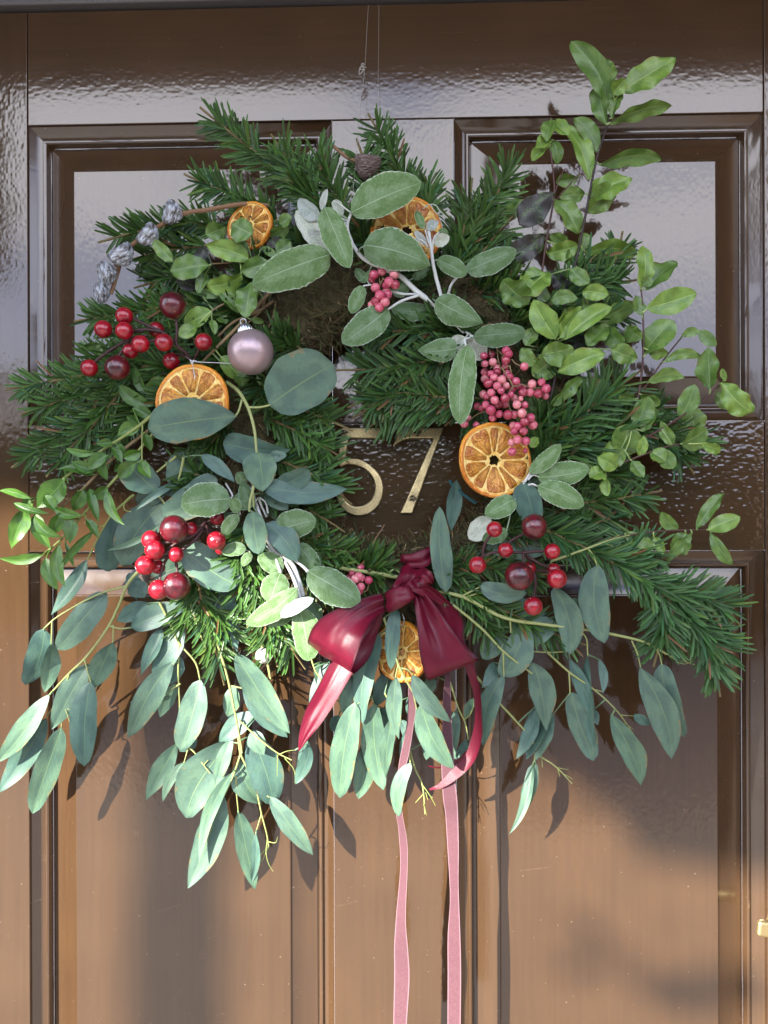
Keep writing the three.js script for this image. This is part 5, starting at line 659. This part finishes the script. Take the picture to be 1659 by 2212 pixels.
// ================================================================ silver seed pods on a twig, acorn cup, pale pod
{
  const t = thing('seed_pod_twig', 'bent brown twig carrying silver painted seed pods at the upper left', 'twig', Q('R5', 1450, 150, 56));
  stems(t, stemMat.wood, [['R5', 1.9, 1.7, 1480, 165, 54, 1300, 150, 58, 1180, 165, 60, 1020, 195, 62, 830, 225, 62, 600, 345, 60, 430, 465, 58, 350, 560, 56, 310, 700, 54, 262, 850, 52], ['R5', 1.6, 1.4, 840, 215, 62, 780, 235, 64], ['R5', 1.6, 1.2, 330, 640, 55, 290, 620, 56]]);
  const podMat = std({ map: tex(128, 128, (u, v) => { const n = vnoise(u * 12, v * 14, 12, 14, 3) * .5 + vnoise(u * 36, v * 40, 36, 40, 6) * .5; return n < .3 ? [104, 96, 94] : hexMix([128, 130, 134], [184, 190, 198], sstep(.3, .7, n)); }), bumpMap: tex(128, 128, (u, v) => vnoise(u * 18, v * 9, 18, 9, 8) * .6 + vnoise(u * 40, v * 30, 40, 30, 6) * .4, false), bumpScale: .0022, metalness: .1, roughness: .5 });
  let s = 0;
  for (const [x, y, z, r, ang] of [[735, 222, 66, 74, 1.35], [550, 395, 64, 76, .9], [345, 545, 64, 82, .55], [232, 685, 60, 72, 1.9], [190, 838, 56, 62, 1.8]]) {
    s++; const c = Q('R5', x, y, z), R = r * .32 * MPP * .92;
    const g = gridGeo(32, 14, (u, v) => { const a = u * 6.2832, rad = [0, .5, .74, .8, .92, 1, 1.03, 1, .94, .86, .76, .62, .48, .34, .2][Math.round(v * 14)] * R * (1 + .16 * Math.sin(a * 5 + s) * sstep(.2, .6, v) + .12 * noise3(Math.cos(a) * 3 + s, Math.sin(a) * 3, v * 5)), y2 = R * (.62 - [.14, .1, .02, -.06, 0, .12, .3, .5, .7, .9, 1.06, 1.2, 1.33, 1.45, 1.55][Math.round(v * 14)]); return new THREE.Vector3(Math.cos(a) * rad, y2, Math.sin(a) * rad); });
    part(t, 'seed_pod', g.rotateX(.5).rotateZ(ang).translate(c.x, c.y, c.z), podMat);
  }
}
{
  const t = thing('acorn_cup', 'brown acorn cup on a bare twig at the top of the wreath', 'acorn cup', Q('z1', 1640, 760, 56));
  stems(t, stemMat.wood, [['z1', 1.3, 1.8, 1440, 632, 52, 1500, 680, 54, 1560, 705, 56, 1645, 765, 56], ['z1', 1.5, 1.3, 1580, 722, 56, 1600, 715, 58]]);
  const c = Q('z1', 1592, 668, 60), R = 58 * .5 * MPP * .92;
  const g = gridGeo(40, 16, (u, v) => { const a = u * 6.2832, k = v < .62 ? v / .62 : 1 - (v - .62) / .38, out = v < .62, rad = (out ? Math.sqrt(Math.max(0, 1 - (1 - k) ** 2.2)) : .84 * k) * R * (1 + (out ? .06 : .03) * noise3(a * 9, v * 30, 2)), y = out ? -R * 1.8 * (1 - k) : R * (-.35 * (1 - k * k) - .02); return new THREE.Vector3(Math.cos(a) * rad, y + (out && v > .55 ? .03 * R * noise3(a * 6, 1, 1) : 0), Math.sin(a) * rad); });
  const cupMat = std({ map: tex(128, 128, (u, v) => { const n = vnoise(u * 30, v * 26, 30, 256, 4); return v > .6 ? hexMix([160, 98, 58], [112, 64, 38], n) : hexMix([128, 114, 110], [84, 68, 62], n); }, true, false), bumpMap: tex(128, 128, (u, v) => vnoise(u * 34, v * 30, 34, 256, 4), false), bumpScale: .0012, roughness: .85 });
  part(t, 'cup', g.rotateX(.35).rotateZ(-.12).translate(c.x, c.y, c.z), cupMat);
}
{
  const c = Q('z5', 1138, 708, 44), t = thing('white_pod', 'small cream white ribbed pod half hidden under the lower left foliage', 'seed pod', c), R = 36 * .5 * MPP * .93;
  part(t, 'pod', gridGeo(40, 18, (u, v) => { const a = u * 6.2832, b = v * Math.PI, k = R * (1 - .10 * Math.pow(Math.abs(Math.cos(a * 4)), 6) * Math.sin(b)); return new THREE.Vector3(Math.cos(a) * Math.sin(b) * k, Math.cos(b) * R * .95, Math.sin(a) * Math.sin(b) * k); }).rotateZ(.5).rotateX(.6).translate(c.x, c.y, c.z), std({ color: lin(.55, .52, .45), roughness: .6 }));
}
// ================================================================ threads, twine, wires
{
  const nylon = std({ color: lin(.35, .33, .29), roughness: .4 });
  const line = (w, r, c) => { const p = []; for (let i = 0; i < c.length; i += 3) p.push(Q(w, c[i], c[i + 1], c[i + 2])); return tube(p, r, r, p.length * 8, 5); };
  const t = thing('hanging_thread', 'thin knotted white thread holding the wreath from the door top', 'thread', Q('z1', 1525, 830, 60));
  part(t, 'loop', mergeGeometries([line('z1', .00016, [1592, 18, 2, 1585, 130, 8, 1577, 280, 18, 1565, 400, 30, 1545, 600, 45, 1525, 830, 60]), line('z1', .00013, [1637, 18, 2, 1636, 200, 10, 1634, 330, 20, 1632, 520, 40])]), nylon);
  part(t, 'knot', mergeGeometries([line('z1', .0004, [1577, 278, 19, 1562, 275, 20, 1570, 300, 21, 1552, 322, 20, 1560, 285, 20, 1582, 292, 20]), line('z1', .00035, [1570, 280, 19, 1556, 300, 21, 1575, 300, 20, 1560, 318, 20])]), nylon);
  const w1 = thing('wire_tie', 'twisted silver wire on the orange slice below the red berries', 'wire', Q('z3', 830, 500, 78));
  part(w1, 'wire', mergeGeometries([line('z3', .00035, [805, 480, 76, 825, 495, 80, 840, 500, 80, 920, 505, 76, 1000, 508, 72]), line('z3', .00035, [820, 492, 80, 832, 512, 80, 836, 495, 80, 850, 498, 79]), line('z3', .0003, [832, 500, 80, 834, 520, 78, 842, 575, 77])]), std({ color: lin(.6, .6, .6), metalness: .9, roughness: .3 }));
  const w2 = thing('wire_tie', 'thin silver wire hook at the orange slice behind the bow', 'wire', Q('R1', 908, 700, 60));
  part(w2, 'wire', mergeGeometries([line('R1', .00035, [905, 660, 62, 918, 690, 64, 915, 730, 64, 900, 755, 62, 912, 720, 64])]), std({ color: lin(.6, .6, .6), metalness: .9, roughness: .3 }));
  const w3 = thing('wire_tie', 'pale wire tail on the orange slice behind the top leaves', 'wire', Q('R6', 1180, 390, 66));
  part(w3, 'wire', mergeGeometries([line('R6', .0004, [1130, 425, 66, 1185, 392, 70, 1230, 400, 72, 1260, 440, 70, 1320, 498, 66]), line('R6', .0004, [1190, 395, 70, 1225, 450, 68, 1280, 490, 66, 1300, 510, 66])]), std({ color: lin(.5, .55, .48), roughness: .5 }));
  const tw = thing('twine', 'teal green twine end poking out beside the right orange slice', 'twine', Q('z4', 390, 1105, 50));
  const teal = std({ color: lin(.015, .075, .08), roughness: .9 }), str = [];
  for (let k = 0; k < 3; k++) { const p = []; for (let i = 0; i <= 26; i++) { const u = i / 26, b = Q('z4', lerp(284, 395, u), 1014 + 96 * Math.pow(u, .75), 40 + 16 * u), a = u * 30 + k * 2.094; p.push(b.add(new THREE.Vector3(Math.cos(a), Math.sin(a) * .8, Math.sin(a)).multiplyScalar(.0008))); } str.push(tube(p, .0008, .0008, 80, 5, .3)); }
  part(tw, 'strand', mergeGeometries(str), teal);
  const twig = thing('bare_twig', 'thin bare brown twig leaning on the middle rail above the bow', 'twig', Q('R7', 640, 1475, 40));
  stems(twig, stemMat.wood, [['R7', .6, .7, 742, 1320, 30, 700, 1390, 34, 640, 1480, 40, 600, 1560, 44]]);
}
// ================================================================ ribbons
const catm = (a, b, c, d, t) => .5 * ((2 * b) + (-a + c) * t + (2 * a - 5 * b + 4 * c - d) * t * t + (-a + 3 * b - 3 * c + d) * t * t * t);
// sections: [ax, ay, az, bx, by, bz, bulge mm] from one ribbon edge to the other
function ribbon(w, secs, o = {}) {
  const S = secs.map((s) => ({ a: Q(w, s[0], s[1], s[2]), b: Q(w, s[3], s[4], s[5]), k: (s[6] || 0) / 1000 })), n = S.length, g = (i) => S[Math.max(0, Math.min(n - 1, i))];
  const at = (u) => { const f = u * (n - 1), i = Math.min(n - 2, Math.floor(f)), t = f - i, q = (key, c) => catm(g(i - 1)[key][c], g(i)[key][c], g(i + 1)[key][c], g(i + 2)[key][c], t); return { a: new THREE.Vector3(q('a', 'x'), q('a', 'y'), q('a', 'z')), b: new THREE.Vector3(q('b', 'x'), q('b', 'y'), q('b', 'z')), k: catm(g(i - 1).k, g(i).k, g(i + 1).k, g(i + 2).k, t) }; };
  let L = 0; { let p = at(0).a; for (let i = 1; i <= 40; i++) { const q = at(i / 40).a; L += q.distanceTo(p); p = q; } }
  return gridGeo(o.nu || 60, o.nv || 16, (u, v) => {
    const q = at(u), p = q.a.clone().lerp(q.b, v), e = at(Math.min(1, u + .02)), f = at(Math.max(0, u - .02));
    const nrm = new THREE.Vector3().crossVectors(q.b.clone().sub(q.a), e.a.clone().add(e.b).sub(f.a).sub(f.b)).normalize(); if (nrm.z < 0 && o.front) nrm.negate();
    const pl = (o.pleat || 0) / 1000 * (o.pleatFade ? o.pleatFade(u) : 1);
    const wr = (o.wrinkle ?? 0) / 1000 * (noise3(v * 5 + (o.ph || 0), u * 3.2 + 4, 1.5) + .5 * noise3(v * 11, u * 5 + 9, 4.5)) * 4 * v * (1 - v);
    return p.addScaledVector(nrm, wr + q.k * 4 * v * (1 - v) + pl * Math.cos(v * 6.2832 * (o.pleats || 1.5) + (o.ph || 0)));
  }, (u, v) => [v, u * L / .025]);
}
const satinBump = tex(256, 256, (u, v) => { const tw = .5 + .5 * Math.sin((u * 40 + v * 40) * 6.2832), ed = (u < .035 || u > .965) ? .5 + .5 * Math.sin(v * 60 * 6.2832) : 0; return .35 + .2 * tw + .45 * ed; }, false);
const satin = std({ map: tex(64, 64, (u, v) => { const e = u < .04 || u > .96 ? .8 : 1, n = .95 + .1 * vnoise(u * 8, v * 8, 8, 8, 3); return [92 * e * n, 16 * e * n, 36 * e * n]; }), bumpMap: satinBump, bumpScale: .00012, roughness: .33, specularIntensity: .6, anisotropy: .3 });
{
  const t = thing('satin_bow', 'burgundy satin ribbon bow tied at the bottom of the wreath', 'bow', Q('R2', 840, 690, 60));
  part(t, 'loop', ribbon('R2', [[672, 640, 66, 700, 800, 68], [530, 672, 70, 655, 830, 72, 1], [340, 745, 78, 575, 905, 80, 3], [150, 845, 84, 500, 1040, 90, 5], [52, 945, 86, 446, 1190, 92, 5], [10, 1045, 82, 408, 1300, 88, 3], [8, 1095, 72, 396, 1345, 78, 1], [70, 1150, 62, 440, 1352, 66, -1], [250, 1130, 54, 560, 1215, 58], [450, 940, 52, 632, 1010, 56], [650, 740, 58, 694, 800, 62]], { nu: 110, nv: 40, wrinkle: 1.1, pleat: 1.8, pleats: 1.4, pleatFade: (u) => sstep(.36, .02, u) + sstep(.75, 1, u) * .5 }), satin);
  part(t, 'loop', ribbon('R2', [[930, 610, 72, 1030, 600, 72], [962, 720, 78, 1120, 705, 76, 2], [984, 870, 82, 1232, 870, 76, 4], [1000, 1030, 84, 1345, 1030, 78, 4], [1016, 1200, 84, 1452, 1172, 78, 3], [1058, 1365, 80, 1512, 1236, 76, 1], [1092, 1424, 72, 1530, 1250, 68, 0], [1104, 1395, 62, 1527, 1215, 60], [1120, 1200, 54, 1412, 1075, 58], [1100, 950, 54, 1398, 880, 58], [1060, 760, 58, 1292, 728, 62], [960, 650, 62, 1130, 600, 66]], { nu: 110, nv: 40, wrinkle: 1.1, pleat: 2.2, pleats: 1.5, ph: 1.2, pleatFade: (u) => sstep(.5, .05, u) + sstep(.75, 1, u) * .3 }), satin);
  part(t, 'knot', ribbon('R2', [[700, 640, 62, 720, 800, 62], [735, 612, 78, 748, 812, 76, 3], [820, 575, 84, 835, 775, 84, 5], [905, 575, 84, 925, 720, 84, 4], [935, 600, 74, 945, 680, 74], [930, 610, 60, 945, 690, 60]], { pleat: .8, pleats: 1.2, nu: 40, nv: 30, wrinkle: .9 }), satin);
  part(t, 'knot', ribbon('R2', [[850, 385, 60, 1060, 395, 58], [835, 440, 70, 1055, 430, 68, 3], [800, 510, 76, 1030, 480, 72, 4], [765, 580, 80, 930, 570, 76, 2], [730, 640, 76, 890, 620, 78]], { pleat: 1.1, pleats: 1.6, nu: 40, nv: 36, wrinkle: .9 }), satin);
  part(t, 'knot', ribbon('R2', [[885, 560, 82, 985, 500, 72], [905, 600, 84, 1040, 540, 78, 2], [980, 640, 82, 1110, 575, 78, 3], [1070, 690, 76, 1180, 620, 72, 2], [1150, 740, 66, 1290, 730, 64]], { pleat: .8, pleats: 1.4, nu: 40, nv: 30, wrinkle: .9 }), satin);
  part(t, 'fold', ribbon('R2', [[1040, 425, 66, 990, 520, 70], [1085, 425, 76, 1010, 545, 80, 2], [1125, 470, 78, 1050, 572, 80, 2], [1130, 545, 72, 1105, 580, 72], [1105, 575, 62, 1080, 585, 62]], { pleat: .9, pleats: 2, nu: 36 }), satin);
  part(t, 'fold', ribbon('R2', [[1145, 200, 58, 1135, 300, 58], [1040, 240, 62, 1100, 380, 64, 2], [930, 285, 64, 1040, 410, 64, 2], [845, 292, 60, 930, 405, 62, 1], [830, 320, 52, 880, 400, 54], [900, 360, 46, 960, 420, 48]], { pleat: 1, pleats: 1.3, nu: 40 }), satin);
  part(t, 'tail', ribbon('R1', [[460, 940, 54, 580, 1000, 58], [388, 1010, 56, 548, 1085, 62, 2], [300, 1180, 58, 496, 1175, 62, 2], [218, 1335, 58, 410, 1320, 62, 2], [178, 1450, 58, 318, 1455, 61, 1], [160, 1550, 57, 236, 1555, 59, 0], [156, 1642, 56, 166, 1648, 57]], { nu: 60, nv: 20, wrinkle: .7, ph: 2 }), satin);
  part(t, 'tail', ribbon('R1', [[1340, 1000, 58, 1430, 990, 58], [1360, 1060, 56, 1432, 1060, 58], [1412, 1210, 54, 1468, 1220, 60, 1], [1428, 1400, 52, 1480, 1410, 60, 1], [1400, 1560, 50, 1478, 1560, 58, 1], [1350, 1690, 50, 1420, 1730, 56, 1], [1260, 1780, 50, 1300, 1850, 54], [1170, 1880, 48, 1190, 1915, 50], [1098, 1918, 46, 1102, 1932, 46]], { nu: 70 }), satin);
  part(t, 'tail', ribbon('R1', [[1400, 1600, 46, 1420, 1630, 44], [1330, 1680, 44, 1350, 1710, 42], [1280, 1720, 42, 1290, 1745, 40], [1180, 1760, 38, 1180, 1772, 36], [1095, 1752, 36, 1092, 1762, 36]], { nu: 40 }), satin);
}
const velvet = std({ map: tex(128, 512, (u, v) => { const e = (u < .07 || u > .93), n = vnoise(u * 10, v * 44, 10, 44, 3) * .5 + vnoise(u * 40, v * 150, 40, 150, 5) * .5; return e ? [118, 90, 97] : hexMix([78, 45, 52], [97, 63, 70], n); }), bumpMap: tex(128, 512, (u, v) => vnoise(u * 60, v * 240, 60, 240, 5), false), bumpScale: .0002, roughness: .85, sheen: .15, sheenRoughness: .4, sheenColor: lin(.5, .35, .38) });
{
  const mix = (rows) => rows.map(([w, ax, ay, az, bx, by, bz, k = 0]) => { const q = W[w]; return [q[0] + ax * q[2], q[1] + ay * q[2], az, q[0] + bx * q[2], q[1] + by * q[2], bz, k]; });
  const t = thing('velvet_ribbon', 'long dusty pink velvet ribbon hanging below the bow in two tails', 'ribbon', Q('R1', 1010, 800, 56));
  part(t, 'tail', ribbon(0, mix([['R1', 1000, 740, 58, 1030, 745, 60], ['R1', 986, 830, 60, 1035, 820, 62], ['R1', 966, 1000, 62, 1048, 1010, 64, 1], ['R1', 950, 1150, 62, 1000, 1150, 66], ['R1', 945, 1340, 60, 1005, 1330, 64], ['R1', 930, 1500, 56, 985, 1480, 60], ['R1', 888, 1700, 50, 950, 1690, 54], ['R1', 862, 1900, 48, 892, 1900, 54], ['R1', 862, 2100, 48, 908, 2100, 53], ['z8', 62, 400, 47, 100, 450, 51], ['z8', 70, 560, 46, 102, 560, 51], ['z8', 54, 750, 46, 94, 780, 51], ['z8', 44, 900, 46, 104, 920, 49], ['z8', 44, 1030, 46, 110, 1050, 49], ['z8', 40, 1250, 46, 98, 1250, 49], ['z8', 40, 1450, 46, 98, 1450, 49]]), { nu: 160, nv: 8 }), velvet);
  part(t, 'tail', ribbon(0, mix([['R1', 1222, 1060, 54, 1250, 1060, 55], ['R1', 1200, 1250, 54, 1256, 1250, 56], ['R1', 1195, 1450, 52, 1262, 1450, 54], ['R1', 1185, 1650, 50, 1275, 1650, 52], ['R1', 1190, 1850, 48, 1286, 1850, 50], ['R1', 1200, 2000, 47, 1302, 2000, 49], ['z8', 265, 340, 46, 320, 340, 48], ['z8', 274, 480, 45, 323, 480, 49], ['z8', 285, 690, 45, 322, 640, 48], ['z8', 275, 860, 45, 330, 870, 48], ['z8', 275, 1030, 45, 333, 1030, 48], ['z8', 274, 1250, 45, 331, 1250, 48], ['z8', 274, 1450, 45, 331, 1450, 48]]), { nu: 160, nv: 8 }), velvet);
}
renderer.render(scene, camera);
